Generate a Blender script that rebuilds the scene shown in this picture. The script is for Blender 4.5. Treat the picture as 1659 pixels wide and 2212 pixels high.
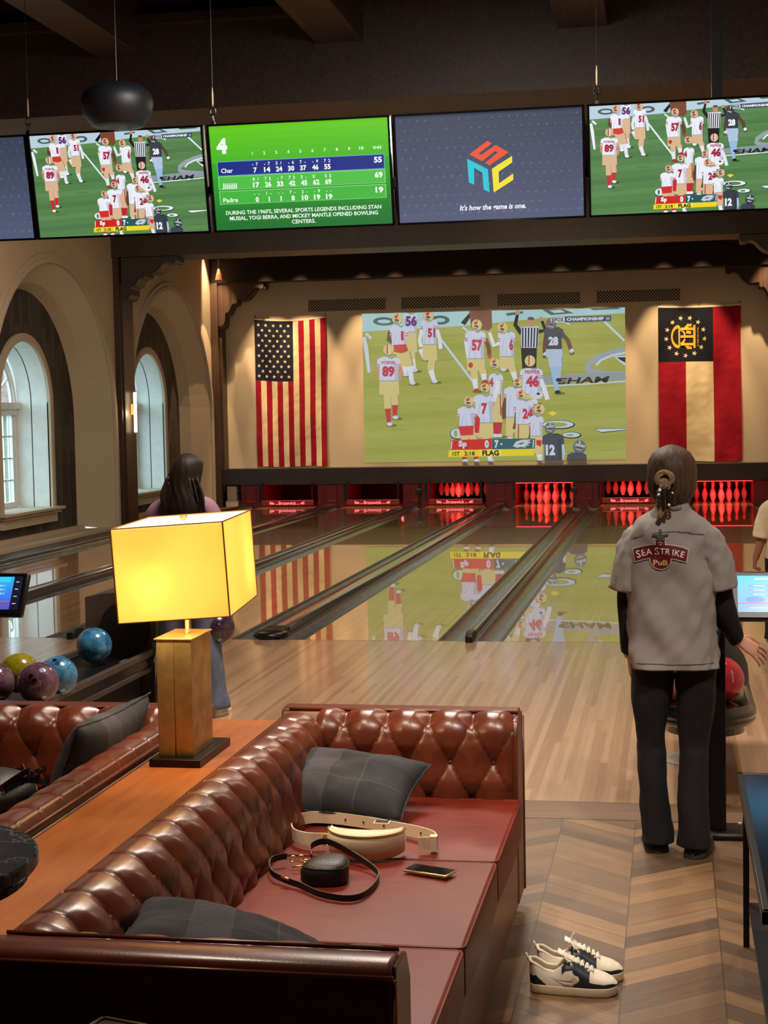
import bpy, bmesh, math, random
from mathutils import Vector, Matrix, noise as mnoise
from mathutils.geometry import tessellate_polygon
random.seed(7)
PI = math.pi
sc = bpy.context.scene
for o in list(bpy.data.objects): bpy.data.objects.remove(o)
C = bpy.context.scene.collection

# ------------------------------------------------------------------ camera
cam_d = bpy.data.cameras.new('camera'); cam = bpy.data.objects.new('camera', cam_d); C.objects.link(cam)
cam_d.sensor_fit = 'HORIZONTAL'; cam_d.sensor_width = 36; cam_d.lens = 36 * 3386.67 / 1659
cam_d.clip_start = .05; cam_d.clip_end = 200
yaw, pit, rol = .1818, .0636, -.0186
fw = Vector((-math.sin(yaw) * math.cos(pit), math.cos(yaw) * math.cos(pit), -math.sin(pit)))
rt = Vector((math.cos(yaw), math.sin(yaw), 0)); upv = rt.cross(fw)
r2 = rt * math.cos(rol) + upv * math.sin(rol); u2 = -rt * math.sin(rol) + upv * math.cos(rol)
M = Matrix((r2, u2, -fw)).transposed().to_4x4(); M.translation = Vector((2.4116, -12.3996, 1.8464))
cam.matrix_world = M
sc.camera = cam

# ------------------------------------------------------------------ world, exposure, room lights
w = bpy.data.worlds.new('sky'); sc.world = w; w.use_nodes = True
bg = w.node_tree.nodes['Background']; bg.inputs[0].default_value = (.56, .82, .95, 1); bg.inputs[1].default_value = 6.4
sc.view_settings.view_transform = 'Standard'; sc.view_settings.look = 'None'
sc.view_settings.gamma = 1; sc.view_settings.exposure = 0.0; sc.view_settings.use_curve_mapping = False

def light(name, typ, loc, target, power, col, size=.1, sy=None, spot=None, blend=.5):
    d = bpy.data.lights.new(name, typ); d.energy = power; d.color = col
    if typ == 'AREA':
        d.size = size
        if sy: d.shape = 'RECTANGLE'; d.size_y = sy
    else: d.shadow_soft_size = size
    if spot: d.spot_size = math.radians(spot); d.spot_blend = blend
    o = bpy.data.objects.new(name, d); C.objects.link(o); o.location = loc
    o.rotation_euler = (Vector(target) - Vector(loc)).to_track_quat('-Z', 'Y').to_euler()
    return o
WARM = (1, .66, .36); SOFT = (1, .80, .62)
# recessed downlights over the pin end, washing the back wall
for x in (-6.42, -5.45, -4.75, -3.5, -2.85, -1.57, -.92, .36, 1.0, 2.3, 3.0, 4.25):
    light('ceiling_downlight', 'SPOT', (x, 17.36, 5.40), (x, 18.2, 1.9), 720, (1, .70, .40), .03, spot=39, blend=.6)
# downlight close to the left wall at the last bay
light('ceiling_downlight', 'SPOT', (-5.72, 17.2, 4.9), (-6.6, 17.5, 2.3), 260, WARM, .02, spot=32, blend=.12)
# downlights over the seating
light('seating_downlight', 'SPOT', (.7, -8.5, 4.85), (1.3, -7.9, .5), 360, (1, .84, .66), .05, spot=58, blend=.6)
light('seating_downlight', 'SPOT', (1.2, -5.4, 4.9), (1.3, -8.0, .5), 130, (1, .84, .66), .06, spot=60, blend=.6)
light('seating_downlight', 'SPOT', (-.6, -8.2, 4.9), (-.2, -7.2, .5), 150, (1, .80, .60), .06, spot=60, blend=.6)
light('floor_downlight', 'SPOT', (1.7, -9.4, 4.9), (2.5, -7.3, 0), 230, (1, .82, .62), .05, spot=42, blend=.5)
light('floor_downlight', 'SPOT', (3.6, -4.0, 4.9), (2.7, -5.4, .6), 200, (1, .80, .60), .08, spot=80, blend=.7)
light('floor_downlight', 'SPOT', (3.4, -9.0, 4.9), (2.5, -5.9, .9), 560, (1, .88, .78), .12, spot=50, blend=.7)  # added fill, aimed at the woman's back rather than the floor
light('approach_downlight', 'AREA', (1.2, 1.5, 4.3), (1.2, 1.0, 0), 70, SOFT, 1.0, 1.0)
light('approach_downlight', 'AREA', (.6, 8.0, 4.8), (.6, 9, 0), 110, (1, .76, .50), 1.5, 1.5)
light('approach_downlight', 'AREA', (-3.6, 4.0, 4.6), (-4.8, 6.0, 1), 150, SOFT, 1.5, 1.5)
light('approach_downlight', 'AREA', (.9, -3.9, 4.6), (.9, -3.2, 0), 240, (1, .86, .74), 1.2, 1.2)

# ------------------------------------------------------------------ colour and material helpers
def lin(c): return tuple((v / 12.92 if v <= .04045 else ((v + .055) / 1.055) ** 2.4) for v in c)
def rgb(r, g, b): return lin((r / 255, g / 255, b / 255))
class NT:
    def __init__(s, name):
        s.m = bpy.data.materials.new(name); s.m.use_nodes = True; s.t = s.m.node_tree; s.n = s.t.nodes; s.l = s.t.links
        s.b = s.n['Principled BSDF']; s.out = s.n['Material Output']
    def node(s, typ, **k):
        x = s.n.new(typ)
        for a, v in k.items():
            if hasattr(x, a): setattr(x, a, v)
        return x
    def link(s, a, b): s.l.new(a, b)
    def put(s, sock, v):
        if isinstance(v, bpy.types.NodeSocket): s.l.new(v, sock)
        elif isinstance(v, (tuple, list)) and len(v) == 3 and sock.type == 'RGBA': sock.default_value = (*v, 1)
        else: sock.default_value = v
    def math(s, op, a, b=None, c=None):
        x = s.n.new('ShaderNodeMath'); x.operation = op
        for i, v in enumerate((a, b, c)):
            if v is not None: s.put(x.inputs[i], v)
        return x.outputs[0]
    def mix(s, f, a, b):
        x = s.n.new('ShaderNodeMix'); x.data_type = 'RGBA'
        s.put(x.inputs[0], f); s.put(x.inputs[6], a); s.put(x.inputs[7], b); return x.outputs[2]
    def pos(s, scale=(1, 1, 1), obj=False):
        if obj: o = s.node('ShaderNodeTexCoord').outputs['Object']
        else: o = s.node('ShaderNodeNewGeometry').outputs['Position']
        m = s.node('ShaderNodeMapping'); s.link(o, m.inputs[0]); m.inputs['Scale'].default_value = scale; return m.outputs[0]
    def noise(s, vec, scale, detail=3, rough=.5):
        x = s.node('ShaderNodeTexNoise'); s.link(vec, x.inputs['Vector']); x.inputs['Scale'].default_value = scale
        x.inputs['Detail'].default_value = detail; x.inputs['Roughness'].default_value = rough; return x.outputs[0]
    def white(s, vec):
        x = s.node('ShaderNodeTexWhiteNoise', noise_dimensions='3D'); s.link(vec, x.inputs['Vector']); return x.outputs[0]
    def ramp(s, f, stops):
        x = s.node('ShaderNodeValToRGB'); s.put(x.inputs[0], f); e = x.color_ramp.elements
        e[0].position, e[0].color = stops[0][0], (*stops[0][1], 1); e[1].position, e[1].color = stops[-1][0], (*stops[-1][1], 1)
        for p, c in stops[1:-1]:
            q = e.new(p); q.color = (*c, 1)
        return x.outputs[0]
    def bump(s, h, strength=.2, dist=.01):
        x = s.node('ShaderNodeBump'); x.inputs['Strength'].default_value = strength; x.inputs['Distance'].default_value = dist
        s.link(h, x.inputs['Height']); s.link(x.outputs[0], s.b.inputs['Normal'])
    def sep(s, v):
        x = s.node('ShaderNodeSeparateXYZ'); s.link(v, x.inputs[0]); return x.outputs
    def comb(s, a, b, c):
        x = s.node('ShaderNodeCombineXYZ')
        for i, v in enumerate((a, b, c)): s.put(x.inputs[i], v)
        return x.outputs[0]
def mat(name, col, rough=.5, metal=0, coat=0, spec=.5, var=.12, vs=8, bump=0, bs=60, emit=None, es=0, sheen=0):
    t = NT(name); b = t.b
    c = rgb(*col)
    if var and not emit:
        f = t.noise(t.pos(), vs, 4)
        dark = tuple(v * (1 - var * 1.6) for v in c); lite = tuple(min(1, v * (1 + var * 1.6)) for v in c)
        t.link(t.ramp(f, [(.3, dark), (.7, lite)]), b.inputs['Base Color'])
    else: b.inputs['Base Color'].default_value = (*c, 1)
    b.inputs['Roughness'].default_value = rough; b.inputs['Metallic'].default_value = metal
    b.inputs['Coat Weight'].default_value = coat; b.inputs['Coat Roughness'].default_value = .12
    b.inputs['Specular IOR Level'].default_value = spec
    b.inputs['Sheen Weight'].default_value = sheen
    if bump: t.bump(t.noise(t.pos(), bs, 5), bump, .004)
    if emit:
        b.inputs['Emission Color'].default_value = (*rgb(*emit), 1); b.inputs['Emission Strength'].default_value = es
    return t.m
def wood(name, c1, c2, rough=.35, axis=1, fine=40, long=1.2, coat=.0, spec=.5):
    t = NT(name); s = [fine] * 3; s[axis] = long
    v = t.pos(tuple(s)); f = t.noise(v, 1, 5, .6); g = t.noise(t.pos(), 1.5, 2)
    k = t.math('ADD', t.math('MULTIPLY', f, .7), t.math('MULTIPLY', g, .3))
    t.link(t.ramp(k, [(.32, rgb(*c1)), (.68, rgb(*c2))]), t.b.inputs['Base Color'])
    t.b.inputs['Roughness'].default_value = rough; t.b.inputs['Coat Weight'].default_value = coat; t.b.inputs['Coat Roughness'].default_value = .1
    t.b.inputs['Specular IOR Level'].default_value = spec
    t.bump(f, .08, .002); return t.m
def boards(name, cols, wid, length, rough, coat, spec=.5, gap=.75, coatr=.03):
    # boards running along Y
    t = NT(name); x, y, z = t.sep(t.pos())
    ix = t.math('FLOOR', t.math('DIVIDE', x, wid)); off = t.white(t.comb(ix, 3.7, 1.1))
    iy = t.math('FLOOR', t.math('ADD', t.math('DIVIDE', y, length), t.math('MULTIPLY', off, 7)))
    r = t.white(t.comb(ix, iy, 0.3))
    grain = t.noise(t.pos((70, 2.2, 1)), 1, 4, .6)
    k = t.math('ADD', t.math('MULTIPLY', r, .5), t.math('MULTIPLY', grain, .5))
    col = t.ramp(k, [(.2, rgb(*cols[0])), (.5, rgb(*cols[1])), (.8, rgb(*cols[2]))])
    fx = t.math('FRACT', t.math('DIVIDE', x, wid)); e = t.math('LESS_THAN', fx, .05)
    col = t.mix(t.math('MULTIPLY', e, 1 - gap), col, tuple(v * .4 for v in rgb(*cols[0])))
    t.link(col, t.b.inputs['Base Color']); t.b.inputs['Roughness'].default_value = rough
    t.b.inputs['Coat Weight'].default_value = coat; t.b.inputs['Coat Roughness'].default_value = coatr
    t.b.inputs['Specular IOR Level'].default_value = spec
    return t.m
def chevron_mat():
    t = NT('chevron_oak'); W = .322; x, y, z = t.sep(t.pos())
    xs = t.math('DIVIDE', t.math('SUBTRACT', x, 1.92), W); ic = t.math('FLOOR', xs); fx = t.math('FRACT', xs)
    par = t.math('FLOORED_MODULO', ic, 2.0); sgn = t.math('SUBTRACT', t.math('MULTIPLY', par, 2), 1)
    yy = t.math('ADD', y, t.math('MULTIPLY', t.math('MULTIPLY', t.math('SUBTRACT', fx, .5), sgn), -W * .80))
    ys = t.math('DIVIDE', yy, .118); iy = t.math('FLOOR', ys); fy = t.math('FRACT', ys)
    r = t.white(t.comb(ic, iy, 0.7))
    # grain runs along the plank
    gx = t.math('MULTIPLY', yy, 60); gy = t.math('ADD', t.math('MULTIPLY', x, 4), t.math('MULTIPLY', ic, 7.3))
    g = t.noise(t.comb(gx, gy, t.math('MULTIPLY', r, 40)), 1, 5, .65)
    big = t.noise(t.comb(t.math('MULTIPLY', yy, 14), gy, t.math('MULTIPLY', r, 40)), 1, 3, .6)
    k = t.math('ADD', t.math('MULTIPLY', r, .46), t.math('ADD', t.math('MULTIPLY', g, .38), t.math('MULTIPLY', big, .30)))
    col = t.ramp(k, [(.2, rgb(66, 51, 39)), (.45, rgb(99, 77, 58)), (.68, rgb(119, 92, 67)), (.92, rgb(156, 121, 82))])
    e1 = t.math('LESS_THAN', fy, .035); e2 = t.math('LESS_THAN', fx, .014); e = t.math('MAXIMUM', e1, e2)
    col = t.mix(t.math('MULTIPLY', e, .6), col, rgb(40, 28, 20))
    t.link(col, t.b.inputs['Base Color']); t.b.inputs['Roughness'].default_value = .42
    t.bump(g, .1, .002); return t.m
def shingle_mat():
    # dark vertical wood shakes with pointed staggered ends, on a wall in the YZ plane
    t = NT('dark_shake_panelling'); x, y, z = t.sep(t.pos())
    ys = t.math('DIVIDE', y, .17); iy = t.math('FLOOR', ys); fy = t.math('FRACT', ys)
    wob = t.math('MULTIPLY', t.math('ABSOLUTE', t.math('SUBTRACT', fy, .5)), .28)
    st = t.math('MULTIPLY', t.math('FLOORED_MODULO', iy, 2.0), .33)
    zs = t.math('ADD', t.math('DIVIDE', z, .66), t.math('ADD', st, wob)); iz = t.math('FLOOR', zs); fz = t.math('FRACT', zs)
    r = t.white(t.comb(iy, iz, .4)); g = t.noise(t.pos((10, 40, 3)), 1, 4)
    k = t.math('ADD', t.math('MULTIPLY', r, .5), t.math('MULTIPLY', g, .5))
    col = t.ramp(k, [(.2, rgb(46, 40, 36)), (.8, rgb(84, 75, 68))])
    e = t.math('MAXIMUM', t.math('LESS_THAN', fy, .07), t.math('LESS_THAN', fz, .03))
    col = t.mix(t.math('MULTIPLY', e, .8), col, rgb(14, 11, 10)); t.link(col, t.b.inputs['Base Color'])
    t.b.inputs['Roughness'].default_value = .7
    t.bump(t.math('ADD', t.math('SUBTRACT', 1, e), t.math('MULTIPLY', r, .6)), .6, .02); return t.m
def leather_mat(name, c1, c2, rough=.3, spec=.6):
    t = NT(name); f = t.noise(t.pos(), 5, 4); g = t.noise(t.pos(), 180, 3); h = t.noise(t.pos((9, 30, 30)), 1, 4)
    k = t.math('ADD', t.math('MULTIPLY', f, .6), t.math('MULTIPLY', h, .4))
    t.link(t.ramp(k, [(.3, rgb(*c1)), (.7, rgb(*c2))]), t.b.inputs['Base Color'])
    t.link(t.math('ADD', rough - .03, t.math('MULTIPLY', h, .06)), t.b.inputs['Roughness'])
    t.b.inputs['Specular IOR Level'].default_value = spec
    t.bump(g, .12, .002); return t.m
def marble_mat():
    t = NT('black_marble'); f = t.noise(t.pos(), 9, 8, .7); f = t.math('ABSOLUTE', t.math('SUBTRACT', f, .5))
    c = t.ramp(f, [(.0, rgb(170, 170, 165)), (.010, rgb(40, 42, 46)), (.05, rgb(12, 13, 15))]); t.link(c, t.b.inputs['Base Color'])
    t.b.inputs['Roughness'].default_value = .22; return t.m
def plaid_mat():
    t = NT('charcoal_plaid'); x, y, z = t.sep(t.pos(obj=True))
    a = t.math('ABSOLUTE', t.math('SUBTRACT', x, .11)); b = t.math('ABSOLUTE', t.math('ADD', y, .07))
    g = t.noise(t.pos(), 300, 2); n = t.noise(t.pos(), 6, 3)
    base = t.ramp(n, [(.3, rgb(42, 42, 46)), (.7, rgb(58, 58, 63))])
    base = t.mix(t.math('MULTIPLY', t.math('LESS_THAN', t.math('ABSOLUTE', t.math('ADD', y, -.06)), .035), .35), base, rgb(24, 24, 28))
    base = t.mix(t.math('MULTIPLY', t.math('LESS_THAN', t.math('ABSOLUTE', t.math('ADD', x, .05)), .05), .35), base, rgb(90, 88, 96))
    base = t.mix(t.math('MULTIPLY', t.math('LESS_THAN', b, .003), .35), base, rgb(70, 100, 78))
    base = t.mix(t.math('MULTIPLY', t.math('LESS_THAN', a, .003), .35), base, rgb(70, 100, 78))
    t.link(base, t.b.inputs['Base Color']); t.b.inputs['Roughness'].default_value = .95; t.b.inputs['Sheen Weight'].default_value = .0
    t.bump(g, .3, .002); return t.m
def ball_mat(name, c1, c2, c3):
    t = NT(name); f = t.noise(t.pos(), 14, 5, .65)
    t.link(t.ramp(f, [(.3, rgb(*c1)), (.5, rgb(*c2)), (.72, rgb(*c3))]), t.b.inputs['Base Color'])
    t.b.inputs['Roughness'].default_value = .18; t.b.inputs['Coat Weight'].default_value = .5; return t.m
def glass_mat():
    t = NT('window_glass'); g = t.node('ShaderNodeBsdfGlossy'); g.inputs['Roughness'].default_value = .02
    tr = t.node('ShaderNodeBsdfTransparent'); tr.inputs[0].default_value = (.93, .97, .97, 1)
    mx = t.node('ShaderNodeMixShader'); mx.inputs[0].default_value = .07
    t.link(tr.outputs[0], mx.inputs[1]); t.link(g.outputs[0], mx.inputs[2]); t.link(mx.outputs[0], t.out.inputs[0]); return t.m
def pic_mat(name, es, rough=.25, spec=.4, diffuse=False):
    # surface coloured by its picture; screens emit it, cloth and print reflect it, sweep bar lettering does both
    t = NT(name); a = t.node('ShaderNodeAttribute'); a.attribute_name = 'Col'
    if diffuse: t.link(a.outputs[0], t.b.inputs['Base Color'])
    else: t.b.inputs['Base Color'].default_value = (.012, .012, .014, 1)
    if es: t.link(a.outputs[0], t.b.inputs['Emission Color']); t.b.inputs['Emission Strength'].default_value = es
    t.b.inputs['Roughness'].default_value = rough; t.b.inputs['Specular IOR Level'].default_value = spec; return t.m
def plaster(name, c):
    t = NT(name); f = t.noise(t.pos(), 1.2, 3); g = t.noise(t.pos(), 120, 4)
    t.link(t.ramp(f, [(.3, tuple(v * .93 for v in rgb(*c))), (.7, rgb(*c))]), t.b.inputs['Base Color'])
    t.b.inputs['Roughness'].default_value = .85; t.bump(g, .12, .003); return t.m
Mt = {
 'plaster': plaster('cream_plaster', (205, 186, 158)), 'trim_cream': plaster('cream_trim', (200, 184, 160)),
 'darkwood': wood('dark_stained_timber', (26, 18, 14), (48, 34, 28), .45, 0),
 'beamwood': wood('greyed_dark_timber', (46, 38, 36), (78, 66, 59), .5, 1, 30),
 'brownwood': wood('brown_stained_timber', (52, 36, 28), (84, 60, 46), .45, 2),
 'ceiling': mat('black_ceiling', (14, 13, 13), .9), 'shingle': shingle_mat(), 'white': mat('white_paint', (226, 228, 224), .45, var=.03),
 'chevron': chevron_mat(),
 'approach': boards('maple_approach', ((162, 126, 98), (184, 148, 116), (200, 166, 134)), .034, 2.4, .28, .7, coatr=.11),
 'lane': boards('oiled_maple_lane', ((164, 118, 78), (192, 146, 100), (208, 164, 116)), .0267, 3.2, .2, 1.0, coatr=.015),
 'gutter': mat('dark_grey_gutter', (92, 96, 100), .28, .2, .4, var=.2, vs=5), 'capgrey': mat('grey_capping', (70, 66, 64), .18, .1, .8, var=.1),
 'black': mat('black_plastic', (14, 14, 16), .35, var=0), 'blackgloss': mat('glossy_black_plastic', (10, 10, 11), .08, coat=1, var=0),
 'blackmetal': mat('black_powder_coated_metal', (20, 18, 18), .4, .3, var=.05), 'screenback': mat('screen_black', (8, 8, 10), .12, var=0),
 'seatleather': leather_mat('red_brown_seat_leather', (98, 28, 14), (122, 40, 22), .42, .35), 'leather': leather_mat('oxblood_leather', (86, 38, 23), (114, 54, 32), .31), 'button': leather_mat('button_leather', (66, 24, 16), (84, 34, 22)),
 'console': wood('honey_wood_top', (156, 82, 32), (190, 110, 46), .40, 1, 30, 3), 'plaid': plaid_mat(), 'marble': marble_mat(),
 'brass': mat('aged_brass', (214, 186, 120), .34, .8, var=.18, vs=14, bump=.1, bs=12), 'gold': mat('gold_metal', (236, 206, 146), .22, .9, var=0),
 'bronze': mat('dark_bronze', (46, 36, 28), .35, .7), 'redpaint': mat('red_panel', (120, 20, 24), .4, var=.1), 'pit': mat('pit_black', (26, 14, 14), .8),
 'pin': mat('white_pin', (236, 232, 226), .18, coat=.6, var=0), 'pinred': mat('red_pin_stripe', (190, 20, 24), .3, var=0),
 'cream_leather': mat('cream_leather', (232, 214, 180), .5, var=.04, bump=.08, bs=200), 'black_leather': mat('black_pebbled_leather', (24, 22, 20), .42, var=.1, bump=.3, bs=220),
 'skin': mat('skin', (206, 150, 126), .5, var=.05), 'skin_tan': mat('tan_skin', (150, 98, 74), .5, var=.05),
 'hair_dark': None, 'glass': glass_mat(), 'shirtgrey': mat('grey_beige_twill', (150, 142, 138), .9, var=.06, vs=4, bump=.25, bs=400),
 'blackcloth': mat('black_cloth', (17, 15, 18), .9, var=.12, vs=10, bump=.2, bs=200), 'lilac': mat('lilac_knit', (150, 112, 132), .95, var=.08),
 'denim': mat('pale_blue_denim', (92, 104, 124), .9, var=.12, vs=20, bump=.2, bs=250), 'whitecloth': mat('off_white_cloth', (214, 198, 168), .9, var=.08, vs=12),
 'rubber': mat('dark_rubber', (42, 38, 36), .7), 'navy': mat('navy_leather', (32, 38, 50), .45, var=.06), 'sole': mat('off_white_rubber', (226, 206, 176), .55, var=.03),
 'shoewhite': mat('cream_shoe_leather', (232, 222, 204), .5, var=.04), 'lace': mat('white_lace', (240, 234, 220), .8, var=0),
 'swoosh': mat('pale_taupe_overlay', (206, 190, 176), .5, var=.04), 'grille': mat('grille_metal', (176, 156, 128), .5, .3, var=0), 'ventdark': mat('vent_interior', (10, 8, 7), .9, var=0),
 'glow_red': mat('red_light', (30, 0, 0), .4, emit=(255, 50, 60), es=3.0), 'glow_warm': mat('warm_tube', (255, 240, 200), .4, emit=(255, 236, 190), es=5.0),
 'bulb': mat('bulb_glow', (255, 240, 200), .4, emit=(255, 225, 150), es=14.0),
}
def hair_mat(name, c1, c2):
    t = NT(name); v = t.pos((90, 90, 5)); f = t.noise(v, 1, 5, .7)
    t.link(t.ramp(f, [(.3, rgb(*c1)), (.7, rgb(*c2))]), t.b.inputs['Base Color']); t.b.inputs['Roughness'].default_value = .5; t.b.inputs['Specular IOR Level'].default_value = .3
    t.bump(f, .5, .006); return t.m
Mt['hair_dark'] = hair_mat('dark_brown_hair', (22, 15, 13), (48, 35, 29)); Mt['hair_brown'] = hair_mat('brown_hair', (34, 23, 16), (92, 66, 45))

# ------------------------------------------------------------------ mesh helpers
def vset(o, label=None, cat=None, group=None, kind=None):
    if label: o['label'] = label
    if cat: o['category'] = cat
    if group: o['group'] = group
    if kind: o['kind'] = kind
    return o
def thing(name, label, cat, loc=(0, 0, 0), group=None):
    o = bpy.data.objects.new(name, None); C.objects.link(o); o.location = loc; o.empty_display_size = .05
    return vset(o, label, cat, group)
def obj(name, bm, m, parent=None, smooth=False, bevel=0, seg=2, solid=0, sub=0, local=False):
    me = bpy.data.meshes.new(name); bm.normal_update()
    if smooth:
        for f in bm.faces: f.smooth = True
    bm.to_mesh(me); bm.free()
    for x in (m if isinstance(m, (list, tuple)) else [m]): me.materials.append(Mt[x] if isinstance(x, str) else x)
    o = bpy.data.objects.new(name, me); C.objects.link(o)
    if parent is not None:
        o.parent = parent
        if not local:
            L = Vector((0, 0, 0)); p = parent
            while p is not None: L += p.location; p = p.parent
            o.location = -L
    if solid: s = o.modifiers.new('solid', 'SOLIDIFY'); s.thickness = solid; s.offset = 0
    if bevel:
        b = o.modifiers.new('bevel', 'BEVEL'); b.width = bevel; b.segments = seg; b.limit_method = 'ANGLE'; b.angle_limit = math.radians(40)
        for f in me.polygons: f.use_smooth = True
        me.set_sharp_from_angle(angle=math.radians(50)) if hasattr(me, 'set_sharp_from_angle') else None
    if sub: s = o.modifiers.new('sub', 'SUBSURF'); s.levels = sub; s.render_levels = sub
    return o
def struct(name, bm, m, **k): o = obj(name, bm, m, **k); o['kind'] = 'structure'; return o
def B(): return bmesh.new()
def box(bm, x0, x1, y0, y1, z0, z1, mi=0):
    v = [bm.verts.new((x, y, z)) for z in (z0, z1) for y in (y0, y1) for x in (x0, x1)]
    for q in ((0, 2, 3, 1), (4, 5, 7, 6), (0, 1, 5, 4), (2, 6, 7, 3), (0, 4, 6, 2), (1, 3, 7, 5)):
        f = bm.faces.new([v[i] for i in q]); f.material_index = mi
    return bm
def obox(bm, c, ax, hs, mi=0):
    # oriented box: centre, three axis vectors, half sizes
    v = [bm.verts.new(Vector(c) + ax[0] * (sx * hs[0]) + ax[1] * (sy * hs[1]) + ax[2] * (sz * hs[2])) for sz in (-1, 1) for sy in (-1, 1) for sx in (-1, 1)]
    for q in ((0, 2, 3, 1), (4, 5, 7, 6), (0, 1, 5, 4), (2, 6, 7, 3), (0, 4, 6, 2), (1, 3, 7, 5)):
        f = bm.faces.new([v[i] for i in q]); f.material_index = mi
    return bm
def lathe(bm, prof, cx, cy, cz, n=24, mi=0, axis='Z', capb=True, capt=True):
    rings = []
    for r, z in prof:
        ring = []
        for i in range(n):
            a = 2 * PI * i / n; p = (r * math.cos(a), r * math.sin(a), z)
            if axis == 'X': p = (z, p[0], p[1])
            elif axis == 'Y': p = (p[0], z, p[1])
            ring.append(bm.verts.new((cx + p[0], cy + p[1], cz + p[2])))
        rings.append(ring)
    for a, b in zip(rings, rings[1:]):
        for i in range(n):
            f = bm.faces.new((a[i], a[(i + 1) % n], b[(i + 1) % n], b[i])); f.material_index = mi
    if capb: bm.faces.new(rings[0][::-1]).material_index = mi
    if capt: bm.faces.new(rings[-1]).material_index = mi
    return bm
def tube(bm, pts, r, n=8, mi=0, closed=False, flat=None):
    # tube through points; r number or list; flat=(w,h) makes a strap, w along world Z
    P = [Vector(p) for p in pts]; N = len(P); rings = []; prev = None
    for i, p in enumerate(P):
        a = P[(i - 1) % N] if (closed or i > 0) else p; b = P[(i + 1) % N] if (closed or i < N - 1) else p
        d = (b - a).normalized()
        ref = Vector((0, 0, 1)) if flat or prev is None else prev
        if abs(d.dot(ref)) > .97: ref = Vector((1, 0, 0))
        s = d.cross(ref).normalized(); u = s.cross(d).normalized(); prev = u
        rr = r[i] if isinstance(r, (list, tuple)) else r; ring = []
        if flat:
            hw, hh = flat[0] / 2, flat[1] / 2
            for sx, sz in ((-1, -1), (1, -1), (1, 1), (-1, 1)): ring.append(bm.verts.new(p + s * (sx * hh) + u * (sz * hw)))
        else:
            for k in range(n):
                t = 2 * PI * k / n; ring.append(bm.verts.new(p + (s * math.cos(t) + u * math.sin(t)) * rr))
        rings.append(ring)
    m = len(rings[0]); rng = range(N) if closed else range(N - 1)
    for i in rng:
        a, b = rings[i], rings[(i + 1) % N]
        for k in range(m):
            f = bm.faces.new((a[k], a[(k + 1) % m], b[(k + 1) % m], b[k])); f.material_index = mi
    if not closed:
        bm.faces.new(rings[0][::-1]).material_index = mi; bm.faces.new(rings[-1]).material_index = mi
    return bm
def loft(bm, rings, cap=True, mi=0, closed=True):
    R = [[bm.verts.new(p) for p in r] for r in rings]; n = len(R[0])
    for a, b in zip(R, R[1:]):
        for i in range(n if closed else n - 1):
            f = bm.faces.new((a[i], a[(i + 1) % n], b[(i + 1) % n], b[i])); f.material_index = mi
    if cap:
        bm.faces.new(R[0][::-1]).material_index = mi; bm.faces.new(R[-1]).material_index = mi
    return bm
def ering(c, rx, ry, n=24, p=2.0, tilt=None, rot=0, wob=0, seed=0):
    out = []
    for i in range(n):
        a = 2 * PI * i / n; ca, sa = math.cos(a), math.sin(a)
        x = math.copysign(abs(ca) ** (2 / p), ca) * rx; y = math.copysign(abs(sa) ** (2 / p), sa) * ry
        if wob:
            k = 1 + wob * mnoise.noise(Vector((ca * 1.7 + seed, sa * 1.7, c[2] * 6)))
            x *= k; y *= k
        v = Vector((x, y, 0))
        if rot: v.rotate(Matrix.Rotation(rot, 3, 'Z'))
        if tilt is not None: v = tilt @ v
        out.append(Vector(c) + v)
    return out
def sphere(bm, c, r, n=16, m=10, mi=0, sc_=(1, 1, 1)):
    rings = []
    for j in range(1, m):
        a = PI * j / m
        rings.append([Vector(c) + Vector((r * sc_[0] * math.sin(a) * math.cos(2 * PI * i / n), r * sc_[1] * math.sin(a) * math.sin(2 * PI * i / n), -r * sc_[2] * math.cos(a))) for i in range(n)])
    R = [[bm.verts.new(p) for p in q] for q in rings]
    b = bm.verts.new(Vector(c) - Vector((0, 0, r * sc_[2]))); t = bm.verts.new(Vector(c) + Vector((0, 0, r * sc_[2])))
    for x, y in zip(R, R[1:]):
        for i in range(n): bm.faces.new((x[i], x[(i + 1) % n], y[(i + 1) % n], y[i])).material_index = mi
    for i in range(n):
        bm.faces.new((b, R[0][(i + 1) % n], R[0][i])).material_index = mi; bm.faces.new((t, R[-1][i], R[-1][(i + 1) % n])).material_index = mi
    return bm
def prism(bm, poly, o, ux, uy, un, d, mi=0):
    # extrude polygon (2D, concave fine) along un by d
    P = [Vector(o) + ux * a + uy * b for a, b in poly]; n = len(P)
    a = [bm.verts.new(p) for p in P]; b = [bm.verts.new(p + un * d) for p in P]
    for t in tessellate_polygon([[Vector((x, y, 0)) for x, y in poly]]):
        for f in ((a[t[0]], a[t[1]], a[t[2]]), (b[t[2]], b[t[1]], b[t[0]])):
            try: bm.faces.new(f).material_index = mi
            except ValueError: pass
    for i in range(n): bm.faces.new((a[i], a[(i + 1) % n], b[(i + 1) % n], b[i])).material_index = mi
    bmesh.ops.recalc_face_normals(bm, faces=bm.faces); return bm
XX, YY, ZZ = Vector((1, 0, 0)), Vector((0, 1, 0)), Vector((0, 0, 1))
def cr(pts, k=6, closed=False):
    # Catmull-Rom through points
    P = [Vector(p) for p in pts]; n = len(P); out = []
    for i in range(n if closed else n - 1):
        g = (lambda j: P[j % n]) if closed else (lambda j: P[max(0, min(n - 1, j))])
        a, b, c, d = g(i - 1), g(i), g(i + 1), g(i + 2)
        for s in range(k):
            t = s / k; out.append(.5 * ((2 * b) + (c - a) * t + (2 * a - 5 * b + 4 * c - d) * t * t + (3 * b - a - 3 * c + d) * t ** 3))
    if not closed: out.append(P[-1])
    return out

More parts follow.
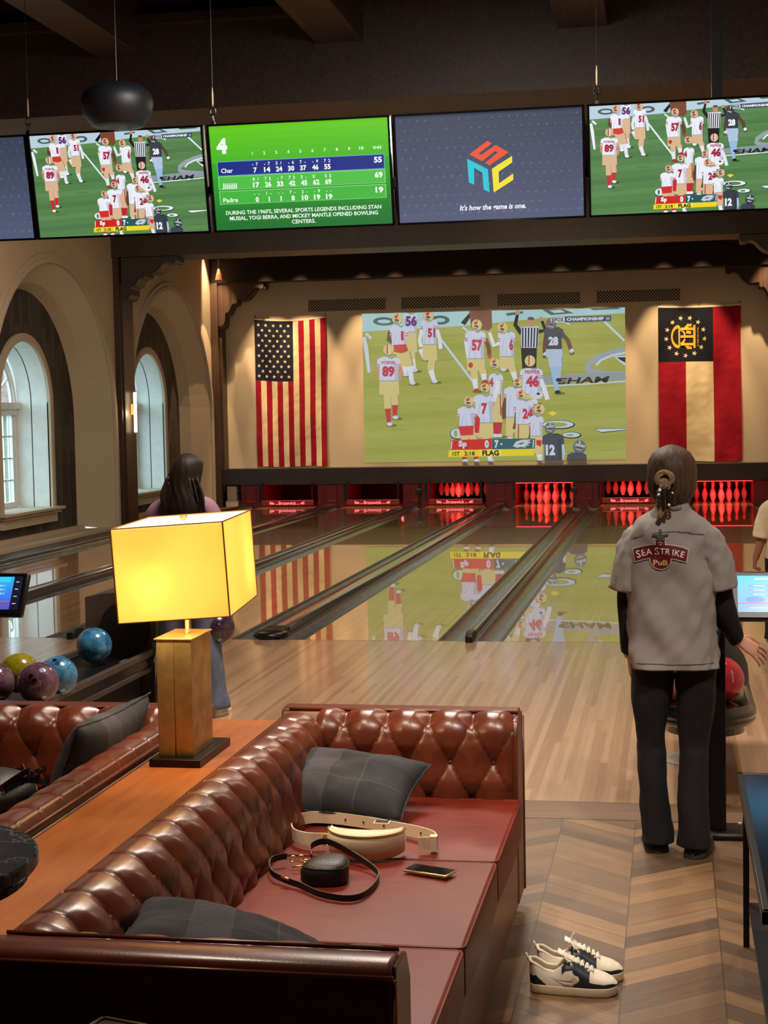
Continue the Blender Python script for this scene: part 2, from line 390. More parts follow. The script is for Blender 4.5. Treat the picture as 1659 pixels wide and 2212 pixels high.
# ------------------------------------------------------------------ flat pictures (screens, flags, print) as coloured polygons
_tc = {}
def text_mesh(s, bold=.02, shear=0):
    key = (s, bold, shear)
    if key in _tc: return _tc[key]
    c = bpy.data.curves.new('t', 'FONT'); c.body = s; c.size = 1; c.offset = bold; c.resolution_u = 2; c.shear = shear
    o = bpy.data.objects.new('t', c); C.objects.link(o); bpy.context.view_layer.update()
    me = o.evaluated_get(bpy.context.evaluated_depsgraph_get()).to_mesh()
    V = [(v.co.x, v.co.y) for v in me.vertices]; F = [tuple(p.vertices) for p in me.polygons]
    o.evaluated_get(bpy.context.evaluated_depsgraph_get()).to_mesh_clear()
    bpy.data.objects.remove(o); bpy.data.curves.remove(c)
    xs = [v[0] for v in V] or [0, 1]; ys = [v[1] for v in V] or [0, 1]
    r = (V, F, (min(xs), max(xs), min(ys), max(ys))); _tc[key] = r; return r
class Pic:
    def __init__(s, tf=None, eps=2e-5, asp=1.0): s.asp = asp; s.V = []; s.F = []; s.Cc = []; s.lv = 0; s.tf = tf or (lambda c: c); s.eps = eps
    def poly(s, pts, col, up=1):
        s.lv += up; n0 = len(s.V); P = [Vector((a, b, 0)) for a, b in pts]
        s.V += [(a, b, s.lv) for a, b in pts]; c = s.tf(col)
        tr = [tuple(range(len(P)))] if len(P) <= 3 else tessellate_polygon([P])
        for t in tr:
            a, b, d = (P[i] for i in t[:3])
            if (b - a).cross(d - a).z < 0: t = t[::-1]
            s.F.append(tuple(n0 + i for i in t)); s.Cc.append(c)
    def rect(s, x0, y0, x1, y1, col): s.poly([(x0, y0), (x1, y0), (x1, y1), (x0, y1)], col)
    def ell(s, cx, cy, rx, ry, col, n=14, rot=0):
        s.poly([(cx + rx * math.cos(2 * PI * i / n) * math.cos(rot) - ry * math.sin(2 * PI * i / n) * math.sin(rot), cy + rx * math.cos(2 * PI * i / n) * math.sin(rot) + ry * math.sin(2 * PI * i / n) * math.cos(rot)) for i in range(n)], col)
    def line(s, pts, wd, col):
        ws = wd if isinstance(wd, (list, tuple)) else [wd] * len(pts)
        L = []; Rr = []
        for i, p in enumerate(pts):
            a = pts[max(0, i - 1)]; b = pts[min(len(pts) - 1, i + 1)]; dx, dy = b[0] - a[0], b[1] - a[1]; d = math.hypot(dx, dy) or 1
            nx, ny = -dy / d * ws[i] / 2, dx / d * ws[i] / 2; L.append((p[0] + nx, p[1] + ny)); Rr.append((p[0] - nx, p[1] - ny))
        s.lv += 1; c = s.tf(col); n0 = len(s.V); s.V += [(a, b, s.lv) for a, b in L + Rr]; n = len(pts)
        for i in range(n - 1):
            q = (n0 + i, n0 + i + 1, n0 + n + i + 1, n0 + n + i); s.F.append(q); s.Cc.append(c)
    def star(s, cx, cy, r, col, rot=0):
        s.poly([(cx + (r if i % 2 == 0 else r * .4) * math.sin(PI * i / 5 + rot), cy + (r if i % 2 == 0 else r * .4) * math.cos(PI * i / 5 + rot)) for i in range(10)], col)
    def text(s, t, cx, cy, h, col, wd=None, bold=.02, shear=0, rot=0, flip=1, align='c'):
        # h = cap height; flip=-1 where v grows downwards
        V, F, bb = text_mesh(t, bold, shear); k = h / .70; kx = k * s.asp if (wd is None or len(t) == 1) else wd / max(1e-6, bb[1] - bb[0])
        ox = (bb[0] + bb[1]) / 2 if align == 'c' else bb[0] if align == 'l' else bb[1]; s.lv += 1; n0 = len(s.V); c = s.tf(col)
        for a, b in V:
            x, y = (a - ox) * kx, (b - .35) * k * flip; ca, sa = math.cos(rot), math.sin(rot)
            s.V.append((cx + x * ca - y * sa, cy + x * sa + y * ca, s.lv))
        for f in F: s.F.append(tuple(n0 + i for i in f)); s.Cc.append(c)
    def build(s, name, fmap, m, parent=None, solid=0, cut=0):
        if cut:   # subdivide so the picture follows a curved surface
            for _ in range(4):
                F2, C2 = [], []
                for f, c in zip(s.F, s.Cc):
                    P = [s.V[i] for i in f]; L = max(math.hypot(P[i][0] - P[i - 1][0], P[i][1] - P[i - 1][1]) for i in range(len(P)))
                    if L < cut: F2.append(f); C2.append(c); continue
                    if len(f) == 4: tr = [(f[0], f[1], f[2]), (f[0], f[2], f[3])]
                    else: tr = [f]
                    for a, b, d in tr:
                        m3 = []
                        for i, j in ((a, b), (b, d), (d, a)): s.V.append(tuple((p + q) / 2 for p, q in zip(s.V[i], s.V[j]))); m3.append(len(s.V) - 1)
                        F2 += [(a, m3[0], m3[2]), (m3[0], b, m3[1]), (m3[2], m3[1], d), tuple(m3)]; C2 += [c] * 4
                s.F, s.Cc = F2, C2
        # fmap(u, v, n) -> world position
        bm = B(); vs = [bm.verts.new(fmap(a, b, l * s.eps)) for a, b, l in s.V]; cols = []
        for f, c in zip(s.F, s.Cc):
            try: q = bm.faces.new([vs[i] for i in f]); cols.append(c)
            except ValueError: pass
        o = obj(name, bm, m, parent, solid=solid); me = o.data
        at = me.color_attributes.new('Col', 'FLOAT_COLOR', 'CORNER')
        for p, c in zip(me.polygons, cols):
            for li in p.loop_indices: at.data[li].color = (*lin(tuple(v / 255 for v in c)), 1)
        return o
PM = {'tv': pic_mat('tv_picture', 1.0), 'proj': pic_mat('projected_picture', .80, .8, .2), 'cloth': pic_mat('printed_cloth', 0, .85, .2, True), 'print': pic_mat('printed_surface', 0, .7, .3, True), 'tab': pic_mat('tablet_picture', 1.1), 'rake': pic_mat('self_lit_lettering', .8, .4, .3, True)}
# ------------------------------------------------------------------ the room
XL, XR, YB, YF, ZC = -6.6, 4.62, -14.2, 18.3, 5.5
LW, G1, G2 = 1.0909, .6323, .5421
def lane_cx(k):   # centre of lane k; lane 0 lies between the two dividers seen whole
    c = 0.0
    if k > 0:
        for i in range(k): c += LW + (G2 if i % 2 == 0 else G1)
    else:
        for i in range(-k): c -= LW + (G1 if i % 2 == 0 else G2)
    return c
bm = B(); box(bm, XL - .1, XR + .1, YB, -5.08, -.12, 0); struct('floor', bm, 'chevron')
bm = B(); box(bm, XL - .1, XR + .1, -5.40, -5.081, .0, .0015); struct('trim_1', bm, wood('floor_border_boards', (92, 70, 54), (132, 104, 80), .42, 0, 40))
bm = B(); box(bm, XL - .1, XR + .1, -5.08, 0, -.12, 0); struct('floor_approach', bm, 'approach')
bm = B(); box(bm, XL - .1, XR + .1, 0, 20.4, -.24, -.10); struct('floor_underlay', bm, 'pit')
bm = B(); box(bm, XL - .1, XR + .1, -.004, .004, -.1, .0008); struct('trim_2', bm, 'capgrey')
bm = B(); box(bm, XL - .6, -6.12, 0, 18.3, -.1, .0); struct('floor_ledge', bm, 'brownwood')
bm = B(); box(bm, XL - .1, XR + .1, YB, 20.4, ZC, ZC + .1); struct('ceiling', bm, 'ceiling')
bm = B(); box(bm, XR, XR + .1, YB, 20.4, -.1, ZC); struct('wall_right', bm, 'plaster')
bm = B(); box(bm, XL - .1, XR + .1, YB - .1, YB, 0, ZC); struct('wall_rear', bm, mat('dark_rear_wall', (84, 72, 62), .8))
bm = B(); box(bm, XL, XR, YF, YF + .12, .76, ZC); struct('wall_back', bm, 'plaster')
bm = B(); box(bm, XL, XR, 20.2, 20.3, -.1, .8); struct('wall_pit', bm, 'pit')
bm = B(); box(bm, XL - .1, XL, 18.42, 20.4, -.1, 1); struct('wall_pit_side', bm, 'pit')
bm = B(); box(bm, XL, XR, YF + .12, 20.3, .76, .8); struct('ceiling_pit', bm, 'pit')
bm = B(); box(bm, -6.45, XR, 17.92, YF + .1, .44, .765); struct('trim_3', bm, 'darkwood', bevel=.004)

# left wall with two arched recesses
def arch(c, zs, r, n=28, zb=0.0):
    pts = [(c - r, zb)]
    pts += [(c - r * math.cos(PI * i / n), zs + r * math.sin(PI * i / n)) for i in range(n + 1)]
    return pts + [(c + r, zb)]
ARC = [(9.8, 9.78), (15.36, 15.42)]
RO, ZO, RI, ZI, XI = 2.42, 1.74, 1.98, 1.80, -7.12
bm = B()
def wq(y0, y1, za, zb_, z1a, z1b=None):
    z1b = z1a if z1b is None else z1b
    f = [bm.verts.new(p) for p in ((XL, y0, za), (XL, y1, zb_), (XL, y1, z1b), (XL, y0, z1a))]; bm.faces.new(f)
ys = YB
for c, _ in ARC:
    wq(ys, c - RO, 0, 0, ZC)
    P = arch(c, ZO, RO)[1:-1]
    for a, b in zip(P, P[1:]):
        if b[0] - a[0] > 1e-6: wq(a[0], b[0], a[1], b[1], ZC)
    ys = c + RO
wq(ys, 18.42, 0, 0, ZC)
bmesh.ops.recalc_face_normals(bm, faces=bm.faces)
struct('wall_left', bm, 'plaster')
for i, (c, cw) in enumerate(ARC):
    # splayed reveal, moulding band, shake-panelled recess wall
    A = arch(c, ZO, RO, zb=0.0); I2 = arch(c, ZI, RI, zb=.09); Im = arch(c, ZI - .02, RI + .10, zb=.06)
    bm = B(); loft(bm, [[Vector((XL, y, z)) for y, z in A], [Vector((XL - .32, y, z)) for y, z in Im], [Vector((XI, y, z)) for y, z in I2]], cap=False, closed=False)
    struct('trim_%d' % (4 + 3 * i), bm, 'trim_cream')
    bm = B(); O1 = arch(c, ZO, RO + .13, zb=0); A2 = arch(c, ZO, RO - .015, zb=0); Om = arch(c, ZO, RO + .05, zb=0)
    sec = [(A2, XL), (A2, XL + .045), (Om, XL + .045), (Om, XL + .028), (O1, XL + .028), (O1, XL)]
    loft(bm, [[Vector((x, y, z)) for y, z in P] for P, x in sec], cap=False, closed=False)
    bmesh.ops.recalc_face_normals(bm, faces=bm.faces); struct('trim_%d' % (5 + 3 * i), bm, 'trim_cream')
    bm = B(); hole = arch(cw, 2.09, .91, zb=.47)
    outer = arch(c, ZI, RI + .12, zb=.02)
    loops = [[Vector((y, z, 0)) for y, z in outer], [Vector((y, z, 0)) for y, z in hole]]
    allp = [bm.verts.new((XI, p.x, p.y)) for l in loops for p in l]
    for t in tessellate_polygon(loops):
        try: bm.faces.new([allp[j] for j in t])
        except ValueError: pass
    bmesh.ops.recalc_face_normals(bm, faces=bm.faces)
    struct('wall_recess_%d' % (1 + i), bm, 'shingle')
    bm = B(); box(bm, XI, XL, c - RO, c + RO, -.02, .045); box(bm, XI - .02, XI + .1, c - RI - .1, c + RI + .1, .0, .10); struct('trim_%d' % (6 + 3 * i), bm, 'trim_cream')
    # the window
    Wn = thing('window_%d' % (i + 1), None, None, (XI, cw, .47)); Wn['kind'] = 'structure'
    H = arch(cw, 2.09, .91, zb=.47); Hc = arch(cw, 2.09, 1.035, zb=.44)
    bm = B(); loft(bm, [[Vector((x, y, z)) for y, z in P] for P, x in ((H, XI - .01), (H, XI + .045), (arch(cw, 2.09, .94, zb=.45), XI + .06), (Hc, XI + .05), (Hc, XI - .01))], cap=False, closed=False)
    bmesh.ops.recalc_face_normals(bm, faces=bm.faces); obj('casing', bm, 'trim_cream', Wn)
    bm = B(); Rr = arch(cw, 2.07, .89, zb=.47)
    loft(bm, [[Vector((x, y, z)) for y, z in P] for P, x in ((H, XI + .01), (H, XI - .26), (arch(cw, 2.09, .922, zb=.47), XI - .262), (arch(cw, 2.09, .922, zb=.47), XI - .275), (H, XI - .278), (H, XI - .56))], cap=False, closed=False)
    obj('reveal', bm, 'white', Wn)
    bm = B(); loft(bm, [[Vector((x, y, z)) for y, z in arch(cw, 2.09, .915, zb=.47)] for x in (XI - .262, XI - .277)], cap=False, closed=False)
    obj('shadow_gap', bm, 'black', Wn)
    bm = B(); box(bm, XI - .58, XI + .02, cw - .93, cw + .93, .42, .47); box(bm, XI, XI + .17, cw - 1.12, cw + 1.12, .43, .475)
    box(bm, XI, XI + .12, cw - 1.06, cw + 1.06, .38, .43); box(bm, XI, XI + .07, cw - 1.02, cw + 1.02, .24, .38); obj('sill', bm, 'trim_cream', Wn, bevel=.008)
    xf = XI - .54
    bm = B()
    for ra, rb, x0, x1 in ((.91, .84, xf - .04, xf + .03), (.84, .79, xf - .04, xf)):
        Pa, Pb = arch(cw, 2.05, ra, zb=.47), arch(cw, 2.05, rb, zb=.5)
        loft(bm, [[Vector((x, y, z)) for y, z in P] for P, x in ((Pa, x1), (Pb, x1), (Pb, x0))], cap=False, closed=False)
    box(bm, xf - .05, xf + .10, cw - .88, cw + .88, 2.0, 2.10); box(bm, xf - .05, xf + .05, cw - .88, cw + .88, 1.90, 2.0)
    box(bm, xf - .04, xf + .02, cw - .88, cw + .88, .47, .56); box(bm, xf - .04, xf + .03, cw - .05, cw + .05, .5, 2.0)
    for s in (-1, 1): box(bm, xf - .04, xf + .01, cw + s * .80 - .04, cw + s * .80 + .04, .5, 1.95)
    bmesh.ops.recalc_face_normals(bm, faces=bm.faces); obj('window_frame', bm, 'white', Wn)
    bm = B()
    for s in (-1, 1):
        for q in (.235, .42, .605): box(bm, xf - .03, xf, cw + s * (.055 + q) - .009, cw + s * (.055 + q) + .009, .5, 1.92)
    for z in (.9, 1.24, 1.58): box(bm, xf - .03, xf, cw - .78, cw + .78, z - .01, z + .01)
    for a in (30, 60, 90, 120, 150):
        d = Vector((0, math.cos(math.radians(a)), math.sin(math.radians(a)))); n = XX.cross(d)
        obox(bm, Vector((xf - .015, cw, 2.08)) + d * .55, (d, n, XX), (.27, .01, .015))
    for k in range(12):
        a0, a1 = PI * k / 12, PI * (k + 1) / 12; p, q = Vector((xf - .015, cw + .42 * math.cos(a0), 2.08 + .42 * math.sin(a0))), Vector((xf - .015, cw + .42 * math.cos(a1), 2.08 + .42 * math.sin(a1)))
        tube(bm, [p, q], .012, 6)
    obj('muntins', bm, 'white', Wn)
    bm = B(); Pg = arch(cw, 2.05, .85, zb=.5); prism(bm, Pg, (xf - .02, 0, 0), YY, ZZ, XX, .004); obj('pane', bm, 'glass', Wn)

# columns, beams, joists
bm = B(); box(bm, XL - .02, XL + .10, 12.35, 13.0, 0, 4.46); box(bm, XL, XL + .13, 12.42, 12.93, .0, 4.05); struct('trim_10', bm, 'brownwood', bevel=.006)
bm = B(); box(bm, XL, XL + .15, 17.88, 18.3, 0, 4.46); box(bm, XL + .15, XL + .19, 18.0, 18.3, .3, 4.4); struct('trim_11', bm, 'brownwood', bevel=.006)
bm = B(); box(bm, XR - .15, XR, 12.35, 13.0, 0, 4.46); struct('trim_12', bm, 'darkwood')
bm = B(); box(bm, XR - .15, XR, 17.9, 18.3, 0, 4.46); struct('trim_13', bm, 'darkwood')
bm = B(); box(bm, XL, XR, 12.30, 13.15, 4.46, ZC); box(bm, XL, XR, 12.22, 12.30, 5.0, 5.1); struct('trim_14', bm, 'beamwood')
bm = B(); box(bm, XL, XR, 17.90, 18.3, 4.47, ZC); struct('trim_15', bm, 'darkwood')
bm = B(); box(bm, XL, XR, .62, 1.75, 4.45, ZC); box(bm, XL, XR, .52, .62, 5.16, 5.24); struct('trim_16', bm, 'beamwood')
bm = B(); box(bm, XL, XR, -6.6, -5.6, 4.9, ZC); struct('trim_17', bm, 'beamwood')
n = 18
for k in range(7):
    x = -8.0 + 1.93 * k + (.08 if k > 4 else 0)
    if x < XL or x > XR: continue
    for y0, y1 in ((-5.6, .62), (1.75, 12.3), (13.15, 17.9)):
        bm = B(); box(bm, x - .2, x + .2, y0, y1, 4.93, ZC); struct('trim_%d' % n, bm, 'beamwood'); n += 1
# carved corbels
CP = [(1.0, 0), (1.0, .10), (.985, .14), (.93, .155), (.90, .12), (.83, .12), (.77, .155), (.71, .25), (.64, .33), (.56, .375), (.50, .37), (.42, .36), (.42, .43), (.39, .47), (.34, .46), (.30, .50), (.26, .60), (.215, .66), (.17, .66), (.15, .70), (.15, .84), (.12, .92), (.06, .96), (0, .96), (0, 0)]
def corbel(lab, x, sx, y0, y1, z, L, Hh, m):
    c = thing('corbel', lab, 'bracket', (x, y0, z), 'carved timber corbels')
    bm = B(); prism(bm, [(sx * a * L, -b * Hh) for a, b in CP], (x, y0 + .03, z), XX, ZZ, YY, y1 - y0 - .06); obj('bracket_body', bm, m, c)
    bm = B(); prism(bm, [(sx * a * L * .96, -b * Hh * .93) for a, b in CP], (x, y0, z), XX, ZZ, YY, y1 - y0); obj('face_panel', bm, m, c)
corbel('dark carved corbel under the near beam beside the left arched windows', XL + .13, 1, 12.40, 12.92, 4.455, .93, .72, 'beamwood')
corbel('dark brown carved corbel in the back left corner above the striped flag', XL + .15, 1, 17.93, 18.24, 4.465, .98, .95, 'brownwood')
corbel('dark carved corbel at right edge under the near beam', XR - .15, -1, 12.40, 12.92, 4.455, 1.0, .72, 'beamwood')
corbel('dark brown carved corbel at the right end of the back wall beam', XR - .15, -1, 17.93, 18.24, 4.465, 1.03, .95, 'brownwood')

# diamond grille vents
for lab, x0, x1 in (('leftmost diamond mesh air vent above the striped flag', -4.685, -3.12), ('second diamond mesh air vent from the left, over the screen corner', -2.805, -1.245), ('third diamond mesh air vent from the left, over the screen', -.90, .70), ('rightmost diamond mesh air vent, left of the state flag', 1.02, 2.60)):
    z0, z1 = 3.872, 4.10
    v = thing('air_vent', lab, 'vent', (x0, YF, z0), 'air vents high on the back wall')
    bm = B(); box(bm, x0, x1, YF - .004, YF + .02, z0, z1); obj('vent_backing', bm, 'ventdark', v)
    bm = B()
    for a, b, c, d in ((x0 - .02, x1 + .02, z0 - .02, z0), (x0 - .02, x1 + .02, z1, z1 + .02), (x0 - .02, x0, z0, z1), (x1, x1 + .02, z0, z1)): box(bm, a, b, YF - .014, YF, c, d)
    obj('vent_frame', bm, 'trim_cream', v)
    bm = B(); s = .062; hgt = z1 - z0; k = -5
    xs = x0 - hgt
    while xs < x1:
        for sg in (1, -1):
            pts = []
            a0 = max(0, (x0 - xs) / hgt); a1 = min(1, (x1 - xs) / hgt)
            if a1 > a0:
                za, zb = (z0 + a0 * hgt, z0 + a1 * hgt) if sg > 0 else (z1 - a0 * hgt, z1 - a1 * hgt)
                p, q = Vector((xs + a0 * hgt, YF - .008 - .002 * sg, za)), Vector((xs + a1 * hgt, YF - .008 - .002 * sg, zb)); d = (q - p).normalized()
                obox(bm, (p + q) / 2, (d, d.cross(YY), YY), ((q - p).length / 2, .0062, .002))
        xs += s
    obj('grille', bm, 'grille', v)

# ------------------------------------------------------------------ lanes and dividers
LBL = {-3: 'bowling lane nearest the arched windows', -2: 'bowling lane second from the window side', -1: 'bowling lane reflecting the striped flag, left of the flat capped divider', 0: 'bowling lane between the two long dividers, reflecting the projected screen', 1: 'bowling lane right of the thin railed divider', 2: 'rightmost bowling lane, beyond the woman in the grey shirt'}
for k in range(-3, 3):
    c = lane_cx(k); bm = B(); box(bm, c - LW / 2, c + LW / 2, .004, 19.55, -.09, 0)
    vset(obj('bowling_lane', bm, 'lane'), LBL[k], 'bowling lane', 'bowling lanes')
def gutter_bm(x0, x1):
    bm = B(); R0 = []; n = 12; w_ = (x1 - x0) / 2; cx = (x0 + x1) / 2
    pts = [(x0, .0), (x0 + .008, -.002)] + [(cx - (w_ - .012) * math.cos(PI * i / n), -.012 - .062 * math.sin(PI * i / n)) for i in range(n + 1)] + [(x1 - .008, -.002), (x1, 0), (x1, -.095), (x0, -.095)]
    loft(bm, [[Vector((a, y, b)) for a, b in pts] for y in (.005, 4.4, 4.41, 9.0, 9.01, 13.4, 17.93)]); return bm
def divider(lab, x0, x1, kind):
    t = thing('lane_divider', lab, 'gutter', (x0, 0, 0), 'gutters between the lanes'); cw = (x1 - x0) - .47
    if kind == 'edge': obj('gutter', gutter_bm(x1 - .235, x1), 'gutter', t); a, b = x0, x1 - .235
    else:
        obj('gutter', gutter_bm(x0, x0 + .235), 'gutter', t); obj('gutter', gutter_bm(x1 - .235, x1), 'gutter', t); a, b = x0 + .235, x1 - .235
    h = .055 if kind == 'wide' else .045
    bm = B()
    if kind == 'wide':
        prof = [(a - .015, -.09), (a - .015, .0), (a - .005, h - .012), (a + .012, h), (b - .012, h), (b + .005, h - .012), (b + .015, 0), (b + .015, -.09)]
    else:
        m_ = (a + b) / 2; prof = [(a, -.09), (a, .012), (m_ - .022, .016), (m_ - .020, h), (m_ - .012, h + .006), (m_ + .012, h + .006), (m_ + .020, h), (m_ + .022, .016), (b, .012), (b, -.09)]
    loft(bm, [[Vector((p, y, z)) for p, z in prof] for y in (.25 if kind == 'wide' else .02, 9, 17.93)]); obj('capping', bm, 'capgrey', t, bevel=.004)
    if kind == 'wide':
        bm = B(); cx = (a + b) / 2
        lathe(bm, [(.12, .0), (.145, .006), (.15, .03), (.135, .05), (.10, .062), (.05, .066)], cx, .12, 0, 24); box(bm, a - .01, b + .01, .12, .42, 0, .062); obj('end_housing', bm, 'black', t, bevel=.012)
    elif kind == 'thin':
        bm = B(); cx = (a + b) / 2; prism(bm, [(0, 0), (0, .05), (.05, .075), (.22, .075), (.26, .052), (.26, 0)], (cx - .03, -.09, .001), YY, ZZ, XX, .06); obj('end_block', bm, 'black', t, bevel=.006)
    return t
h = LW / 2
divider('curved grey gutter along the window side ledge', lane_cx(-3) - h - .49, lane_cx(-3) - h, 'edge')
divider('raised divider between the two lanes nearest the windows', lane_cx(-3) + h, lane_cx(-2) - h, 'wide')
divider('dark divider just beyond the left ball return hood', lane_cx(-2) + h, lane_cx(-1) - h, 'thin')
divider('flat topped divider with rounded black end housing, right of the table lamp', lane_cx(-1) + h, -h, 'wide')
divider('thin railed divider with a black end block in mid approach', h, lane_cx(1) - h, 'thin')
divider('divider right of the woman in the grey shirt', lane_cx(1) + h, lane_cx(2) - h, 'wide')
divider('gutter strip along the right wall', lane_cx(2) + h, lane_cx(2) + h + G2, 'thin')

# ------------------------------------------------------------------ pin decks
edges = [(lane_cx(-3) - h - .49, lane_cx(-3) - h)] + [(lane_cx(k) + h, lane_cx(k + 1) - h) for k in range(-3, 2)] + [(lane_cx(2) + h, lane_cx(2) + h + G2)]
kl = ['leftmost', 'second from the left', 'third from the left', 'fourth from the left', 'fifth from the left', 'sixth from the left', 'rightmost']
for (a, b), nm in zip(edges, kl):
    t = thing('kickback_panel', nm + ' red lit partition between the pin decks', 'partition', ((a + b) / 2, 18, 0), 'partitions between the pin decks')
    m_ = (a + b) / 2; bm = B(); box(bm, a + .03, b - .03, 17.98, 19.9, -.09, .72); obj('partition_box', bm, 'redpaint', t)
    bm = B(); box(bm, m_ - .10, m_ + .10, 17.955, 17.98, .08, .43); obj('cover_plate', bm, 'redpaint', t, bevel=.006)
    bm = B(); box(bm, b - .07, b - .02, 17.94, 17.98, .10, .43); obj('bracket', bm, 'black', t)
bm = B()
for x in (-.72 + .1, lane_cx(1) + .62): pass
bm.free()
for k, y, lab in ((-1, 0, 'small black sensor box hanging left of the raised pins'), (1, 0, 'small black sensor box right of the middle standing pins')):
    x = edges[2][0] + .36 if k == -1 else edges[4][0] + .02
    t = thing('ball_sensor', lab, 'sensor', (x, 17.86, .28)); bm = B(); box(bm, x - .055, x + .055, 17.84, 17.90, .24, .33); obj('sensor_box', bm, 'black', t, bevel=.006)
    bm = B(); box(bm, x - .012, x + .012, 17.86, 17.88, .0, .45); obj('sensor_post', bm, 'blackmetal', t)
for k, nm in ((-3, 'leftmost'), (-2, 'second'), (-1, 'third'), (0, 'fourth'), (1, 'fifth'), (2, 'rightmost')):
    c = lane_cx(k); bm = B(); box(bm, c - .56, c + .56, 19.6, 19.63, -.09, .75); vset(obj('pit_curtain', bm, 'pit'), nm + ' dark curtain at the back of a pin deck', 'curtain', 'pit curtains')
def brunswick(c, y, zc):
    def f(u, v, n): return Vector((c + u, y - n - .0006, zc + v))
    p = Pic(eps=1e-4); R1, R2 = (110, 6, 14), (255, 130, 140)  # red light put into the plate and letter colours, which also glow
    p.rect(-.37, -.042, .37, .042, R1)
    p.text('Brunswick', 0, -.004, .062, R2, .36, .03)
    p.line([(-.25, -.026), (-.19, -.026)], .01, R2); p.line([(.19, -.026), (.25, -.026)], .01, R2)
    for s in (-1, 1):
        p.poly([(s * .355 - .01, -.03), (s * .27, -.03), (s * .27, .0), (s * .355 - .01, .032)], R2); p.line([(s * .355, .032), (s * .315, -.002), (s * .355, -.03)], .008, R1)
    return p, f
for k, nm in ((-3, 'leftmost'), (-2, 'second from the left'), (-1, 'under the raised pins, third from the left'), (1, 'behind the head of the woman in grey')):
    c = lane_cx(k); t = thing('sweep_bar', 'red lit sweep bar with white lettering, ' + nm, 'pinsetter bar', (c, 17.8, .04), 'lettered sweep bars')
    bm = B(); box(bm, c - .53, c + .53, 17.78, 17.84, .035, .135); obj('bar', bm, 'redpaint', t, bevel=.006)
    p, f = brunswick(c, 17.78, .086); p.build('lettering', f, PM['rake'], t)
    bm = B()
    bm.free()
    for s in (-1, 1):
        for i in range(3):
            for j in range(2): bm = B(); sphere(bm, (c + s * (.42 + .035 * i), 17.779, .07 + .035 * j), .006, 6, 5); obj('bolt', bm, 'gold', t)
    for s in (-1, 1):
        bm = B(); box(bm, c + s * .50 - .015, c + s * .50 + .015, 17.80, 17.85, .13, .5); obj('arm', bm, 'blackmetal', t)
PP = [(.0255, 0), (.0285, .004), (.0365, .03), (.0525, .07), (.0605, .114), (.058, .145), (.048, .185), (.034, .22), (.0245, .25), (.0228, .262), (.0232, .28), (.0268, .31), (.0312, .335), (.0322, .348), (.029, .365), (.019, .377), (.006, .381)]
for k in (-1, 1):
    c = lane_cx(k); bm = B(); box(bm, c - .53, c + .53, 18.2, 19.2, .5235, .57); vset(obj('pinsetter_table', bm, 'pit'), 'dark pinsetter table holding the raised pins %s' % ('left of the middle' if k < 0 else 'behind the woman in grey'), 'pinsetter')
pin0 = None
def pin(x, y, z, lab, grp):
    global pin0
    if pin0 is None:
        t = thing('bowling_pin', lab, 'bowling pin', (x, y, z), grp); bm = B(); lathe(bm, PP, x, y, z, 16); obj('pin_body', bm, 'pin', t, smooth=True)
        bm = B()
        for za, r in ((.272, .0232), (.254, .0246)): lathe(bm, [(r + .0006, za - .005), (r + .001, za), (r + .0006, za + .005)], x, y, z, 16, capb=False, capt=False)
        obj('neck_stripe', bm, 'pinred', t, smooth=True); pin0 = t; return
    r = pin0.copy(); C.objects.link(r); r.location = (x, y, z); r['label'] = lab; r['group'] = grp
    for ch in list(pin0.children): c2 = ch.copy(); C.objects.link(c2); c2.parent = r
ROWN = ['head pin', 'second row', 'third row', 'back row']
for k, z, nm in ((0, .001, 'standing on the middle lane'), (2, .001, 'standing on the rightmost lane'), (-1, .142, 'hanging above the third lettered bar'), (1, .142, 'hanging behind the woman in grey')):
    for r in range(4):
        for i in range(r + 1):
            side = 'head pin' if r == 0 else '%s pin of the %s' % (('leftmost', 'rightmost')[i] if r == 1 else ('leftmost', 'middle', 'rightmost')[i] if r == 2 else ('leftmost', 'inner left', 'inner right', 'rightmost')[i], ROWN[r])
            pin(lane_cx(k) + (i - r / 2) * .305, 18.29 + r * .264, z, 'red lit pin %s, %s' % (nm, side), 'pins ' + nm)
for k in (0, 2):
    c = lane_cx(k); bm = B(); tube(bm, [(c - .56, 17.955, .425), (c + .56, 17.955, .425)], .007, 8); vset(obj('light_bar', bm, 'glow_red'), 'thin pink red light bar over the %s standing pins' % ('middle' if k == 0 else 'rightmost'), 'light')
for k in range(-3, 3):
    c = lane_cx(k); pw = 15 if k in (0, 2) else 9 if k in (-1, 1) else 4
    light('pin_deck_light', 'AREA', (c, 17.98, .43), (c, 18.75, .12), pw, (1, .004, .010), .95, .04)
    light('pin_deck_light', 'AREA', (c, 17.70, .52), (c, 17.82, .05), .12, (1, .02, .03), .9, .03)
    if k in (-3, -2): light('pin_deck_light', 'POINT', (c + .35, 19.3, .35), (c, 19.6, .3), 1.2, (1, .03, .03), .05)
# clutter seen left of the leftmost pin deck
bm = B(); box(bm, -6.38, -6.18, 18.0, 18.2, .12, .42); box(bm, -6.4, -6.14, 17.96, 18.25, .0, .12); vset(obj('machine_box', bm, 'trim_cream', bevel=.01), 'pale machine box in the corner left of the pin decks', 'machine')
bm = B(); tube(bm, cr([(-6.17, 17.99, .25), (-6.08, 17.97, .36), (-6.13, 17.97, .40), (-6.125, 17.97, .44)]), .008, 6); vset(obj('cable', bm, 'black'), 'black cable beside the pale machine box', 'cable')
